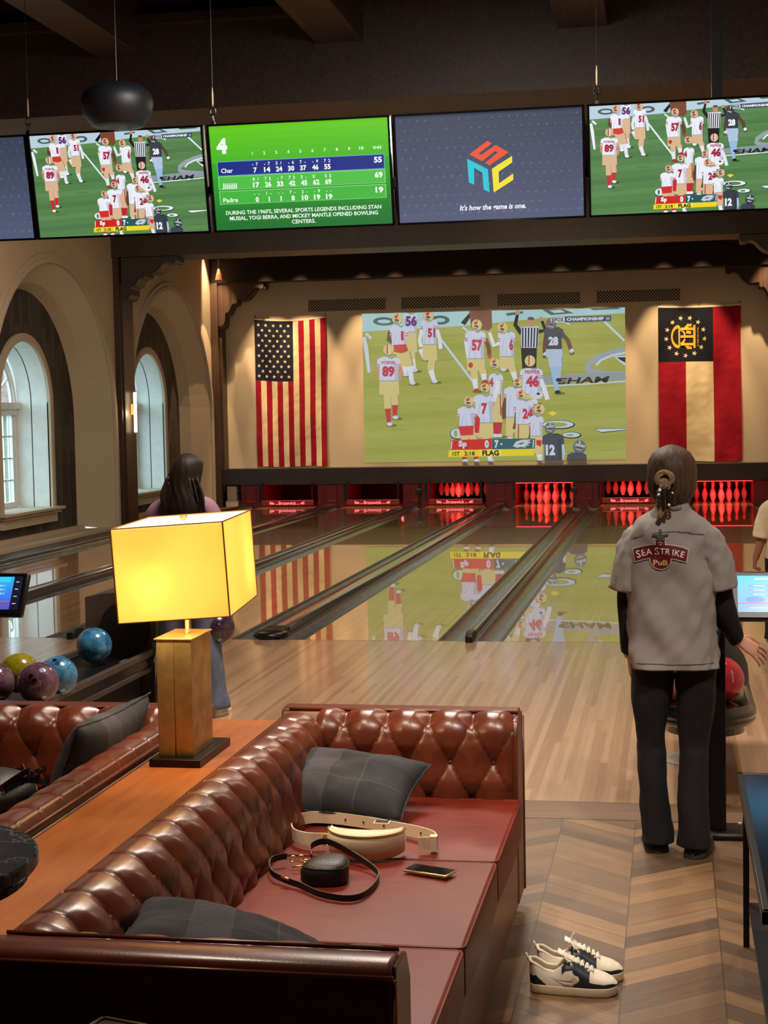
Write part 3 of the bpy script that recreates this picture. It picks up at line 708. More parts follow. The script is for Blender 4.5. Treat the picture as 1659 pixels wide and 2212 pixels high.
# ------------------------------------------------------------------ the game picture shown on the screens
def game(p, field, pale, red, gold, white, navy, lines, cyan):
    def g(x, y):
        u = (x - 60) / 1518; tp = 104 - 47 * u; bt = 948 - 9 * u; return (u, (y - tp) / (bt - tp))
    K = lambda pts: [(min(1, max(0, a)), min(1, max(0, b))) for a, b in (g(x, y) for x, y in pts)]
    asp = 1518 / 860
    rnd = random.Random(3)
    p.rect(0, 0, 1, 1, field[0])
    for i in range(9):
        y = 140 + i * 95; p.poly(K([(60, y + 60), (60, y + 100), (1580, y + 20), (1580, y - 15)]), field[1 + i % 2])
    for i in range(60):
        x, y = rnd.uniform(80, 1500), rnd.uniform(200, 900); p.poly(K([(x, y), (x + 90, y - 4), (x + 130, y + 5), (x + 30, y + 9)]), field[1 + rnd.randrange(2)])
    p.poly(K([(60, 100), (640, 60), (1580, 40), (1580, 90), (1200, 112), (640, 170), (60, 205)]), cyan)
    P = lambda pts, c: p.poly(K(pts), c)
    def E(x, y, rx, ry, c, rot=0, n=14):
        P([(x + rx * math.cos(2 * PI * i / n) * math.cos(rot) - ry * math.sin(2 * PI * i / n) * math.sin(rot), y + rx * math.cos(2 * PI * i / n) * math.sin(rot) + ry * math.sin(2 * PI * i / n) * math.cos(rot)) for i in range(n)], c)
    def L(pts, wd, c):
        a = [g(x, y) for x, y in pts]; a = [(min(1, max(0, x)), min(1, max(0, y))) for x, y in a]
        # keep the width isotropic on the wide picture
        s = 1518.0; b = [(x * s, y * s / asp) for x, y in a]; ws = wd if isinstance(wd, (list, tuple)) else [wd] * len(b)
        Lf, Rg = [], []
        for i, q in enumerate(b):
            m, n = b[max(0, i - 1)], b[min(len(b) - 1, i + 1)]; dx, dy = n[0] - m[0], n[1] - m[1]; d = math.hypot(dx, dy) or 1
            Lf.append((q[0] - dy / d * ws[i] / 2, q[1] + dx / d * ws[i] / 2)); Rg.append((q[0] + dy / d * ws[i] / 2, q[1] - dx / d * ws[i] / 2))
        p.lv += 1; cc = p.tf(c); n0 = len(p.V)
        for x, y in Lf + Rg: p.V.append((min(1, max(0, x / s)), min(1, max(0, y * asp / s)), p.lv))
        for i in range(len(b) - 1): p.F.append((n0 + i, n0 + i + 1, n0 + len(b) + i + 1, n0 + len(b) + i)); p.Cc.append(cc)
    def T(t, x, y, h, c, wd, rot=0, shear=0, bold=.03):
        # text laid into picture space
        V, F, bb = text_mesh(t, bold, shear); k = h / .70; kx = min(wd / max(1e-6, bb[1] - bb[0]), k * 1.1) if len(t) == 1 else wd / max(1e-6, bb[1] - bb[0]); ox = (bb[0] + bb[1]) / 2; p.lv += 1; n0 = len(p.V); cc = p.tf(c)
        for a, b in V:
            xx, yy = (a - ox) * kx, -(b - .35) * k; ca, sa = math.cos(rot), math.sin(rot); u, v = g(x + xx * ca - yy * sa, y + xx * sa + yy * ca); p.V.append((u, v, p.lv))
        for f in F: p.F.append(tuple(n0 + i for i in f)); p.Cc.append(cc)
    G3, DK = (70, 95, 90), (20, 24, 26); skin, brown = (196, 140, 110), (96, 60, 44)
    # painted letters along the top, side lines and the ring logo
    E(190, 146, 66, 24, G3); E(190, 146, 40, 11, cyan); E(520, 136, 56, 26, G3); E(520, 136, 30, 12, cyan)
    P([(640, 150), (700, 75), (720, 75), (665, 165)], DK); P([(900, 95), (1000, 82), (1000, 95), (910, 110)], G3); P([(1110, 72), (1230, 62), (1290, 92), (1160, 104)], G3); P([(1150, 78), (1215, 72), (1240, 86), (1180, 92)], cyan); P([(1380, 58), (1540, 50), (1555, 66), (1400, 74)], G3)
    L([(525, 248), (716, 500)], 13, lines); L([(1462, 138), (1575, 250)], 13, lines); L([(80, 215), (112, 242)], 16, lines); L([(650, 175), (690, 205)], 12, lines); L([(1225, 140), (1268, 156)], 9, lines)
    arc = [(1578, 300), (1500, 318), (1420, 350), (1365, 388), (1362, 415), (1400, 432), (1480, 440), (1578, 445)]
    L(arc, 34, (150, 160, 168)); L([(1578, 318), (1500, 335), (1440, 362), (1412, 392)], 12, lines); L([(1110, 478), (1350, 462), (1578, 452)], 44, (140, 152, 160)); L([(1110, 512), (1350, 500), (1578, 484)], 8, lines)
    T('CHAM', 1330, 478, 34, DK, 320, -.04, .2); P([(1515, 340), (1578, 335), (1578, 395), (1545, 370)], lines); P([(1530, 346), (1578, 344), (1578, 376), (1552, 362)], DK)
    for x, y, rx, ry in ((1195, 735, 96, 27), (1270, 796, 56, 20), (610, 785, 44, 34)):
        E(x, y, rx, ry, DK); E(x - 2, y - 2, rx - 6, ry - 5, lines); E(x - 10, y - 1, rx - 34, ry - 13, field[0])
    P([(1398, 757), (1583, 757), (1583, 768), (1440, 784)], DK); P([(1404, 760), (1583, 759), (1583, 765), (1438, 779)], lines)
    P([(1136, 665), (1165, 656), (1190, 668), (1160, 685)], (240, 210, 40))
    P([(690, 60), (820, 55), (822, 175), (800, 195), (700, 180)], (120, 70, 50))
    L([(66, 235), (80, 300), (95, 435)], [26, 26, 16], white)
    def fig(hx, hy, tor, hips, legs, arms, jersey, pants, sock, shoe, num=None, nx=0, ny=0, nc=red, nh=46, nw=60, helm=gold, back=False, stripe=red, sleeve=None, name=None, helmr=30, pstripe=None):
        for a in arms:
            pts, c, wd = a; L(pts, wd, c)
        for pts in legs: E(pts[2][0] + 14, pts[2][1] + 14, 34, 8, tuple(int(v * .62) for v in field[0]))
        for pts in legs:
            L([(pts[0][0] + 3, pts[0][1]), (pts[1][0] + 3, pts[1][1])], 46, tuple(int(v * .72) for v in pants)); L(pts[:2], 40, pants); L(pts[1:3], [34, 24], sock)
            x, y = pts[2]; E(x + 4, y + 6, 17, 11, shoe)
        x0, x1, y0, y1 = tor; cx = (x0 + x1) / 2; m = (x1 - x0)
        P([(cx - m * .42, hips), (cx + m * .42, hips), (cx + m * .40, y1 - 6), (cx - m * .40, y1 - 6)], pants)
        if pstripe: L([(cx + m * .28, y1), (cx + m * .30, hips)], 7, pstripe); L([(cx - m * .26, y1), (cx - m * .28, hips)], 7, pstripe)
        P([(x0 + m * .25, y0), (x1 - m * .25, y0), (x1 - m * .03, y0 + 14), (x1, y0 + 60), (x1 - m * .12, y0 + 64), (x1 - m * .10, y1), (x0 + m * .10, y1), (x0 + m * .12, y0 + 64), (x0, y0 + 60), (x0 + m * .03, y0 + 14)], jersey)
        P([(x1 - m * .30, y0 + 40), (x1 - m * .16, y0 + 30), (x1 - m * .1, y1), (x1 - m * .24, y1)], tuple(int(v * .86) for v in jersey))
        sh2 = tuple(int(v * .9) for v in jersey); L([(x0 + m * .2, y1 - 8), (x0 + m * .34, y0 + 50)], 6, sh2); L([(x0 + m * .5, y1 - 4), (x0 + m * .46, y1 - 40)], 5, sh2); L([(x0 + m * .12, y1), (x1 - m * .12, y1)], 5, tuple(int(v * .7) for v in jersey))
        L([(x0 + m * .5, y0 + 2), (x0 + m * .62, y0 + 8), (x1 - m * .26, y0 + 1)], 6, tuple(int(v * .55) for v in jersey))
        if stripe:
            for s in (0, 12):
                L([(x0 + 1, y0 + 44 + s), (x0 + m * .13, y0 + 46 + s)], 5, stripe); L([(x1 - 1, y0 + 44 + s), (x1 - m * .13, y0 + 46 + s)], 5, stripe)
        if sleeve: L([(x0, y0 + 60), (x0 + m * .14, y0 + 66)], 8, sleeve)
        if name: T(name, nx, ny - nh * .95, nh * .34, nc, nw * 1.15)
        if num: T(num, nx, ny, nh, nc, nw, bold=.06)
        E(hx, hy + 2, helmr + 1, helmr * 1.08 + 1, tuple(int(v * .6) for v in helm)); E(hx, hy, helmr, helmr * 1.05, helm)
        if back: L([(hx - 5, hy - helmr), (hx - 6, hy + helmr * .8)], 7, stripe or white); L([(hx + 5, hy - helmr), (hx + 6, hy + helmr * .8)], 5, white)
        else:
            E(hx - 4, hy + 12, helmr * .46, helmr * .38, brown); L([(hx + 2, hy - helmr * .95), (hx, hy - helmr * .2)], 6, stripe or white); L([(hx - 20, hy + 12), (hx + 12, hy + 20)], 4, white); L([(hx - 18, hy + 20), (hx + 10, hy + 26)], 4, (120, 120, 120)); E(hx - 8, hy - 10, 8, 8, red)
    W, S = white, (226, 230, 238)
    fig(350, 70, (310, 388, 92, 205), 320, [((350, 315), (352, 360), (362, 415))], [], W, gold, S, W, '56', 350, 143, (90, 40, 110), 50, 66)
    fig(268, 130, (222, 332, 168, 285), 330, [((275, 325), (310, 400), (308, 440)), ((315, 320), (336, 400), (348, 488))], [([(225, 200), (215, 250), (250, 270)], brown, 26)], W, gold, S, W, '1', 296, 226, red, 46, 22)
    P([(244, 278), (318, 274), (330, 312), (290, 326), (246, 318)], (200, 60, 50))
    fig(453, 112, (405, 508, 130, 275), 365, [((432, 350), (405, 300), (425, 350)), ((468, 360), (460, 420), (478, 478))], [([(500, 190), (515, 240), (520, 300)], S, 22), ([(412, 190), (398, 250), (405, 290)], S, 22)], W, gold, S, W, '51', 468, 208, red, 46, 44)
    fig(212, 306, (142, 284, 346, 482), 560, [((200, 550), (203, 640), (208, 722)), ((240, 550), (247, 620), (243, 684))], [([(150, 400), (152, 450), (175, 480)], skin, 26), ([(276, 400), (288, 440), (270, 485)], skin, 26)], W, gold, (196, 44, 50), W, '89', 210, 428, red, 52, 74, back=True, name='WOERNER')
    fig(733, 162, (662, 786, 196, 355), 425, [((712, 420), (716, 470), (722, 530)), ((762, 420), (768, 440), (772, 480))], [([(670, 250), (678, 310), (690, 385)], S, 26), ([(780, 240), (800, 290), (804, 335)], brown, 24)], W, gold, S, (190, 40, 40), '57', 733, 277, red, 56, 62)
    E(694, 392, 14, 16, (200, 40, 40)); E(804, 340, 11, 14, (200, 40, 40))
    fig(882, 178, (852, 956, 196, 342), 410, [((880, 400), (890, 350), (880, 410)), ((930, 400), (940, 430), (950, 470))], [([(870, 260), (830, 280), (806, 205)], S, [28, 24, 18])], W, gold, S, W, '6', 930, 275, red, 54, 24)
    # official
    L([(990, 210), (955, 160), (970, 95)], [26, 24, 16], DK); L([(1080, 200), (1128, 190), (1105, 130)], [26, 24, 16], DK); E(970, 90, 14, 14, skin); E(1104, 126, 13, 13, skin)
    P([(985, 280), (1078, 280), (1072, 410), (992, 410)], DK); P([(988, 172), (1090, 168), (1082, 292), (988, 292)], W)
    for i in range(6): L([(998 + i * 17, 176), (996 + i * 16, 290)], 8, DK)
    E(1045, 145, 21, 28, skin); E(1045, 124, 20, 10, (90, 80, 80))
    fig(1160, 152, (1118, 1232, 172, 296), 345, [((1160, 340), (1168, 400), (1190, 540)), ((1196, 340), (1200, 400), (1196, 470))], [([(1128, 230), (1122, 290), (1122, 350)], brown, 24), ([(1222, 210), (1255, 250), (1280, 330)], brown, 24)], (58, 62, 72), (176, 196, 222), (150, 186, 226), DK, '28', 1172, 252, W, 44, 56, helm=navy, stripe=None)
    L([(1118, 320), (1126, 332)], 22, W); L([(1268, 300), (1282, 316)], 22, W)
    fig(835, 382, (796, 882, 440, 562), 680, [((830, 670), (834, 720), (828, 790)), ((856, 670), (856, 720), (852, 790))], [], W, gold, (190, 34, 44), W, '4', 812, 490, red, 44, 26, pstripe=red)
    fig(1037, 366, (976, 1112, 408, 560), 585, [((1040, 585), (1060, 590), (1060, 600))], [([(1090, 460), (1115, 520), (1135, 590)], S, 26)], W, gold, S, W, '46', 1050, 484, red, 56, 76, back=True, name='PEPPER')
    P([(1028, 560), (1108, 540), (1108, 572), (1062, 590)], W); E(1082, 556, 10, 7, DK)
    fig(966, 492, (884, 996, 516, 690), 780, [((915, 770), (912, 800), (912, 806))], [([(900, 580), (882, 640), (884, 700)], brown, 26)], W, gold, (190, 34, 44), W, None, helmr=27)
    fig(775, 522, (702, 832, 562, 722), 806, [((770, 800), (790, 850), (800, 935))], [([(820, 600), (850, 520), (852, 480)], S, 26)], W, gold, S, W, '7', 770, 640, red, 56, 34, helmr=27)
    fig(985, 560, (938, 1056, 590, 732), 812, [], [([(960, 660), (955, 720), (945, 760)], brown, 28)], W, gold, S, W, '24', 1020, 670, red, 52, 60, helmr=29, pstripe=red)
    fig(680, 600, (612, 722, 630, 746), 812, [((655, 800), (652, 860), (650, 935)), ((700, 800), (712, 860), (718, 935))], [([(700, 670), (730, 700), (722, 780)], (200, 34, 44), 30), ([(630, 680), (680, 720), (700, 660)], (200, 34, 44), 28)], W, gold, (190, 34, 44), W, None, helmr=28)
    P([(616, 742), (706, 738), (704, 792), (630, 796)], (210, 40, 48))
    fig(1088, 646, (1024, 1112, 682, 800), 900, [((1080, 890), (1085, 905), (1085, 930))], [([(1050, 740), (1040, 790), (1030, 840)], brown, 28)], W, gold, S, W, None, helmr=31)
    P([(1068, 822), (1100, 826), (1092, 862), (1068, 850)], (200, 34, 44))
    fig(1147, 752, (1100, 1228, 786, 940), 942, [], [([(1210, 850), (1216, 900), (1205, 938)], (176, 200, 230), 30)], (52, 60, 74), (150, 180, 214), S, DK, '12', 1148, 880, W, 54, 54, helm=navy, stripe=None)
    fig(1314, 862, (1240, 1356, 896, 942), 942, [], [], (60, 64, 78), (60, 64, 78), S, DK, None, helm=navy, stripe=None, helmr=36)
    L([(1290, 850), (1345, 862)], 14, (170, 180, 190)); L([(1125, 748), (1172, 742)], 10, (170, 180, 190))
    # score strip
    P([(572, 822), (810, 814), (808, 875), (570, 877)], (206, 32, 26)); P([(812, 814), (1062, 814), (1058, 872), (810, 875)], (34, 84, 96))
    P([(560, 878), (1056, 875), (1052, 912), (555, 918)], (238, 214, 30)); P([(740, 878), (868, 877), (866, 913), (738, 916)], (250, 228, 60)); L([(578, 826), (573, 872)], 6, W); L([(1052, 820), (1048, 866)], 6, W)
    E(640, 847, 44, 24, (150, 20, 20)); E(640, 847, 40, 21, (206, 32, 26)); T('S', 628, 841, 30, W, 34, bold=.06); T('F', 652, 853, 30, W, 32, bold=.06)
    T('0', 781, 844, 40, W, 26, bold=.06); T('7', 838, 844, 40, W, 24, bold=.06); E(866, 845, 6, 6, W)
    P([(932, 858), (950, 832), (985, 820), (1040, 820), (1020, 832), (1042, 836), (1012, 846), (1030, 852), (1000, 858), (1012, 866), (975, 862), (960, 868)], (196, 208, 210)); P([(958, 846), (985, 836), (1000, 838), (980, 848)], (34, 84, 96))
    T('1ST', 602, 899, 22, DK, 42); T('2:18', 680, 898, 22, DK, 62); T('FLAG', 803, 896, 28, DK, 98, bold=.05)
    P([(1176, 114), (1500, 104), (1500, 136), (1176, 148)], (38, 56, 84)); P([(1178, 116), (1238, 114), (1238, 145), (1178, 147)], (220, 230, 240)); T('FOX', 1208, 130, 22, (30, 50, 90), 54, -.03, bold=.05); T('CHAMPIONSHIP', 1354, 124, 17, W, 212, -.03, bold=.05); T('M', 1482, 121, 17, (150, 170, 220), 26, -.03)
TVPAL = dict(field=[(84, 128, 74), (92, 136, 80), (76, 120, 70)], pale=0, red=(158, 26, 60), gold=(216, 180, 142), white=(236, 238, 248), navy=(40, 62, 74), lines=(226, 236, 246), cyan=(186, 208, 222))
PJPAL = dict(field=[(158, 164, 66), (164, 168, 76), (150, 158, 60)], pale=0, red=(190, 40, 70), gold=(214, 196, 122), white=(206, 214, 236), navy=(84, 104, 110), lines=(190, 214, 232), cyan=(168, 210, 214))

# ------------------------------------------------------------------ hanging televisions
TW, TH = 1.245, .715; tilt = math.radians(11.3)
tn = Vector((0, -math.cos(tilt), -math.sin(tilt))); tu = Vector((0, -math.sin(tilt), math.cos(tilt)))
def tv(x0, lab, pal_draw, w=TW):
    zb = 3.088; o = Vector((x0, -2.0, zb)); t = thing('wall_television', lab, 'television', (x0 + w / 2, -2, zb), 'hanging televisions in a row')
    c = o + XX * (w / 2) + tu * (TH / 2)
    bm = B(); obox(bm, c - tn * .03, (XX, tn, tu), (w / 2, .022, TH / 2)); obj('housing', bm, 'black', t, bevel=.004)
    bm = B(); obox(bm, c - tn * .075, (XX, tn, tu), (w * .3, .03, TH * .3)); obj('mount_plate', bm, 'blackmetal', t)
    bm = B(); e = .014
    for a, b, q, r in ((0, w, 0, e), (0, w, TH - e, TH), (0, e, 0, TH), (w - e, w, 0, TH)): obox(bm, o + XX * (a + b) / 2 + tu * (q + r) / 2, (XX, tn, tu), ((b - a) / 2, .010, (r - q) / 2))
    obj('bezel', bm, 'screenback', t)
    p = Pic(asp=.565); pal_draw(p)
    def f(u, v, n): return o + XX * (e + u * (w - 2 * e)) + tu * (TH - e - v * (TH - 2 * e)) + tn * (-.004 + n)
    p.build('screen', f, PM['tv'], t); return t
def draw_game(p): game(p, **TVPAL)
def draw_scores(p):
    n = 14
    for i in range(n):
        v = i / n; c = (96 - 80 * v, 200 - 60 * v, 20 + 30 * v) if v < .35 else (40 - 30 * (v - .35), 170 - 100 * (v - .35), 30 + 20 * (v - .35)); p.rect(0, v, 1, v + 1 / n, tuple(c))
    W = (240, 250, 240); p.text('4', .065, .19, .13, W, .052, .06, flip=-.0 or -1)
    R = [('Char', ['-7', '-7', '5/', '-6', '7-', '-9', '72'], [7, 14, 24, 30, 37, 46, 55], 55, (16, 40, 130)), ('Jjjjjjjj', ['8/', '72', '-7', '72', '3-', 'X', '52'], [17, 26, 33, 42, 45, 62, 69], 69, (76, 190, 66)), ('Padre', ['--', '1-', '--', '7-', '2-', '-9', '--'], [0, 1, 1, 8, 10, 19, 19], 19, (64, 180, 60))]
    for i in range(10): p.text(str(i + 1), .235 + .068 * i, .275, .030, W, .013 if i < 9 else .024)
    p.text('0:43', .935, .275, .028, W, .045)
    for r, (nm, th, tot, s, c) in enumerate(R):
        y0 = .345 + .142 * r; hh = .128 if r == 0 else .12
        p.rect(.03, y0 - .006, .972, y0 + hh + .004, (150, 220, 140) if r else (120, 160, 220)); p.rect(.034, y0, .968, y0 + hh, c)
        p.text(nm, .05, y0 + .085, .042, W, None, .02, flip=-1, align='l') if False else None
        wn = {0: .068, 1: .085, 2: .085}[r]; p.text(nm, .05 + wn / 2, y0 + .082, .042, W, wn)
        for i in range(7):
            x = .245 + .068 * i; p.text(th[i][0], x - .012, y0 + .032, .030, W, .012 if th[i][0] != '-' else .01); 
            if len(th[i]) > 1: p.text(th[i][1], x + .012, y0 + .032, .030, W, .012 if th[i][1] not in '-' else .01)
            p.text(str(tot[i]), x, y0 + .088, .045, W, .018 * len(str(tot[i])), .04)
        p.text(str(s), .935, y0 + .045, .05, W, .044, .04)
    p.text('DURING THE 1960\'S, SEVERAL SPORTS LEGENDS INCLUDING STAN', .50, .835, .036, W, .88); p.text('MUSIAL, YOGI BERRA, AND MICKEY MANTLE OPENED BOWLING', .50, .890, .036, W, .84); p.text('CENTERS.', .50, .945, .036, W, .135)
def fixflip(fn):
    # all tv text runs with v downwards
    def g(p):
        o = p.text; p.text = lambda t, x, y, h, c, wd=None, bold=.02, shear=0, rot=0, flip=-1, align='c': o(t, x, y, h, c, wd, bold, shear, rot, -1, align); fn(p)
    return g
def draw_logo(p):
    n = 12
    for i in range(n):
        v = i / n; p.rect(0, v, 1, v + 1 / n, (58 + 26 * v, 66 + 26 * v, 86 + 36 * v))
    rnd = random.Random(5)
    for i in range(22):
        for j in range(11):
            x, y = .03 + i * .045 + (j % 2) * .02, .05 + j * .088; c = 70 + 26 * y + rnd.uniform(-6, 8); p.ell(x, y, .008, .014, (c, c + 8, c + 26), 6)
    def q(x, y): return ((x - 103) / 773, (y - 195 + (x - 103) * .055) / 452)
    Q = lambda L_: [q(x, y) for x, y in L_]
    R, Cy, Yl = (236, 84, 50), (40, 196, 216), (240, 226, 50)
    Z = lambda L_: [q((x / 4.76 + 160) * 1.931, (y / 4.76 + 130) * 1.931) for x, y in L_]
    p.poly(Z([(244, 248), (435, 106), (482, 132), (338, 242), (372, 250), (515, 150), (652, 222), (450, 360), (404, 336), (543, 222), (507, 214), (375, 318)]), R)
    p.poly(Z([(220, 292), (430, 400), (440, 642), (380, 612), (372, 436), (290, 386), (284, 562), (230, 542)]), Cy)
    p.poly(Z([(682, 260), (682, 328), (540, 425), (540, 545), (688, 442), (688, 508), (482, 642), (472, 395)]), Yl)
    p.text("It's how the game is one.", *q(498, 572), .048, (236, 238, 244), .36, .03, .22, rot=0, flip=-1)
tv(-3.165, 'leftmost hanging television, cut off by the frame, showing plain slate blue', fixflip(draw_logo))
tv(-1.907, 'hanging television showing football, second from the left', draw_game)
tv(-.634, 'hanging television with a green bowling scoreboard', fixflip(draw_scores))
tv(.632, 'hanging television with a cube logo on dark slate', fixflip(draw_logo))
tv(1.897, 'rightmost hanging television showing football, cut by the frame edge', draw_game)
tv(3.16, 'hanging television past the right edge of the row', draw_game)
bm = B(); box(bm, -3.3, 4.5, -1.97, -1.93, 3.35, 3.41); vset(obj('mounting_rail', bm, 'blackmetal'), 'black rail behind the row of hanging televisions', 'rail')
for x, lab in ((-1.925, 'thin suspension wire left of the left football television'), (-.607, 'thin suspension wire over the seam left of the green scoreboard'), (1.957, 'thin suspension wire above the left corner of the right football television')):
    t = thing('suspension_wire', lab, 'wire', (x, -2.07, 3.80), 'suspension wires of the televisions')
    bm = B(); tube(bm, [(x, -2.07, 3.93), (x, -2.07, 5.5)], .0022, 6); obj('wire', bm, 'blackmetal', t)
    bm = B(); lathe(bm, [(.003, .0), (.007, .02), (.007, .09), (.003, .13)], x, -2.07, 3.915, 8); obj('turnbuckle', bm, 'grille', t)
    bm = B(); tube(bm, [(x + .018 * math.cos(a), -2.07, 3.888 + .026 * math.sin(a)) for a in [2 * PI * i / 14 for i in range(14)]], .006, 6, closed=True); tube(bm, [(x, -2.07 + .0 + .012 * math.cos(a), 3.84 + .026 * math.sin(a)) for a in [2 * PI * i / 12 for i in range(12)]], .006, 6, closed=True); box(bm, x - .012, x + .012, -2.09, -2.05, 3.76, 3.82); obj('shackle', bm, 'black', t)
bm = B(); box(bm, 2.68, 2.75, -2.06, -1.99, 3.76, 5.5); vset(obj('mounting_post', bm, 'black'), 'dark square post rising behind the right football television', 'post')
t = thing('hanging_speaker', 'dark round pendant loudspeaker over the left football television', 'speaker', (-1.18, -2.35, 3.78))
bm = B(); lathe(bm, [(.08, -.14), (.17, -.13), (.225, -.06), (.24, .02), (.225, .08), (.16, .135), (.05, .15)], -1.18, -2.35, 3.90, 28); obj('speaker_body', bm, mat('dark_speaker', (16, 20, 28), .5, var=0), t, smooth=True)
bm = B(); tube(bm, [(-1.18, -2.35, 4.05), (-1.18, -2.35, 5.5)], .004, 6); obj('cord', bm, 'black', t)

# ------------------------------------------------------------------ projection screen and flags on the back wall
p = Pic(eps=3e-5, tf=lambda c: tuple(min(255, v * .86 + 30) for v in c)); game(p, **PJPAL); X0, X1, Z0, Z1 = -3.60, 1.555, .845, 3.80
def f(u, v, n): return Vector((X0 + u * (X1 - X0), YF - .002 - n, Z1 - v * (Z1 - Z0) - (.03 * u * (1 - v)) + .02 * (1 - u) * (0)))
vset(p.build('projected_picture', f, PM['proj']), 'large projected football picture on the back wall above the lanes', 'projection')
CRM, RED, NVY = (216, 196, 158), (150, 14, 34), (26, 28, 46)
def flag(name, lab, x0, x1, z0, z1, cellcol, nu, nv, extras, seed, sag):
    t = thing(name, lab, 'flag', (x0, YF, z0))
    def fm(u, v, n):
        a = math.sin(u * 26 + seed + 2.2 * math.sin(v * 5 + seed)) * .006 + mnoise.noise(Vector((u * 7, v * 5, seed))) * .02 * (.3 + v) + mnoise.noise(Vector((u * 22 + v * 30, v * 26, seed + 5))) * .006
        z = z1 - v * (z1 - z0) - (1 - v) * sag * math.sin(PI * min(1, max(0, u))) + .01 * math.sin(u * 9 + seed) * v
        return Vector((x0 + u * (x1 - x0) + .012 * math.sin(v * 4 + seed) * u, YF - .035 - a - n, z))
    p = Pic(eps=1.5e-4)
    for i in range(nu):
        for j in range(nv):
            u0, u1, v0, v1 = i / nu, (i + 1) / nu, j / nv, (j + 1) / nv; p.lv = 0
            n0 = len(p.V); p.V += [(u0, v0, 0), (u1, v0, 0), (u1, v1, 0), (u0, v1, 0)]; p.F.append((n0, n0 + 1, n0 + 2, n0 + 3)); p.Cc.append(cellcol((u0 + u1) / 2, (v0 + v1) / 2))
    o = p.build('cloth', fm, PM['cloth'], t); bmw = bmesh.new(); bmw.from_mesh(o.data); bmesh.ops.remove_doubles(bmw, verts=bmw.verts, dist=1e-4)
    for q in bmw.faces: q.smooth = True
    bmw.to_mesh(o.data); bmw.free()
    q = Pic(eps=2e-4); q.lv = 20; extras(q); q.build('emblems', fm, PM['cloth'], t)
    bm = B(); loft(bm, [[fm(i / 20, 0, .001) + ZZ * dz for i in range(21)] for dz in (0, .035)], cap=False, closed=False); obj('header_band', bm, 'whitecloth', t, solid=.002)
    for u in (0.01, .5, .99) if 'state' in lab else (0.01, .99):
        bm = B(); c = fm(u, 0, 0) + ZZ * .04; lathe(bm, [(.009, 0), (.009, .03)], c.x, YF - .035, c.z, 8, axis='Y'); box(bm, c.x - .006, c.x + .006, YF - .03, YF - .02, c.z, c.z + .05); obj('hook', bm, 'bronze', t)
def us(u, v):
    if u < 7 / 13 and v < .415: return NVY
    return RED if int(u * 13) % 2 == 0 else CRM
def us_x(q):
    for r in range(11):
        nn = 5 if r % 2 == 0 else 4
        for c in range(nn): 
            u = (.055 + .105 * c + (0 if r % 2 == 0 else .052)); v = .033 + .0348 * r; n_ = [(u + (.027 if i % 2 == 0 else .011) * math.sin(PI * i / 5 + .1), v - (.0135 if i % 2 == 0 else .0055) * math.cos(PI * i / 5 + .1)) for i in range(10)]; q.lv = 20; q.poly(n_[::-1], CRM)
flag('us_flag', 'vertical American flag with stars and long red and cream stripes, left on the back wall', -5.80, -4.345, .79, 3.745, us, 39, 80, us_x, 1.3, .05)
def ga(u, v):
    if u < .665 and v < .355: return (20, 22, 32)
    return RED if (u >= .665 or u < .333) else CRM
def ga_x(q):
    asp = 1.56 / 2.97; cu, cv, R = .33, .187, .235
    for k in range(13):
        a = 2 * PI * (k + .25) / 13; u, v = cu + R * math.cos(a), cv + R * math.sin(a) * asp
        q.lv = 20; q.poly([(u + (.034 if i % 2 == 0 else .013) * math.sin(PI * i / 5 + .3), v - (.034 if i % 2 == 0 else .013) * math.cos(PI * i / 5 + .3) * asp) for i in range(10)][::-1], CRM)
    GD = (214, 158, 50)
    def ar(pts): return [(a, cv + (b - cv) * 1) for a, b in pts]
    def LN(pts, w_): q.lv += 1; q.line(pts, w_, GD)
    # sideways arch over three pillars
    arc = [(.25 + .085 * math.cos(a) * -1, cv + .125 * math.sin(a) * asp) for a in [PI * (i / 12 - .5) for i in range(13)]]; q.line(arc, [.022] * 13, GD)
    q.line([(.255, cv - .07), (.255, cv + .07)], .018, GD); q.line([(.27 + .055 * math.cos(a), cv + .09 * math.sin(a) * asp) for a in [PI * (i / 8 - .5) for i in range(9)]], .018, GD)
    for dv in (-.05, 0.0, .05): q.line([(.27, cv + dv), (.45, cv + dv)], [.016, .016], GD); q.ell(.30, cv + dv, .012, .009, GD); q.ell(.42, cv + dv, .014, .009, GD)
    q.line([(.44, cv - .075), (.44, cv + .075)], .026, GD)
    for s in (-1, 1): q.poly([(.31, cv + s * .055), (.36, cv + s * .085), (.39, cv + s * .078), (.37, cv + s * .06), (.34, cv + s * .05)][::-s], GD); q.poly([(.35, cv + s * .075), (.40, cv + s * .062), (.41, cv + s * .085)][::-s], GD)
    q.line([(.34, cv - .03), (.40, cv - .025)], .02, GD)
    V, F, bb = text_mesh('IN GOD WE TRUST', .02); q.lv += 1; n0 = len(q.V); kk = .125 / (bb[1] - bb[0])
    for a, b in V: q.V.append((.485 - (b * .022) * -1 - .01, cv + .065 - (a - bb[0]) * kk, q.lv))
    for f_ in F: q.F.append(tuple(n0 + i for i in f_)); q.Cc.append(GD)
flag('state_flag', 'vertical red, cream and navy state flag with a circle of stars, right of the screen', 2.185, 3.735, .79, 3.745, ga, 36, 80, ga_x, 4.1, .02)
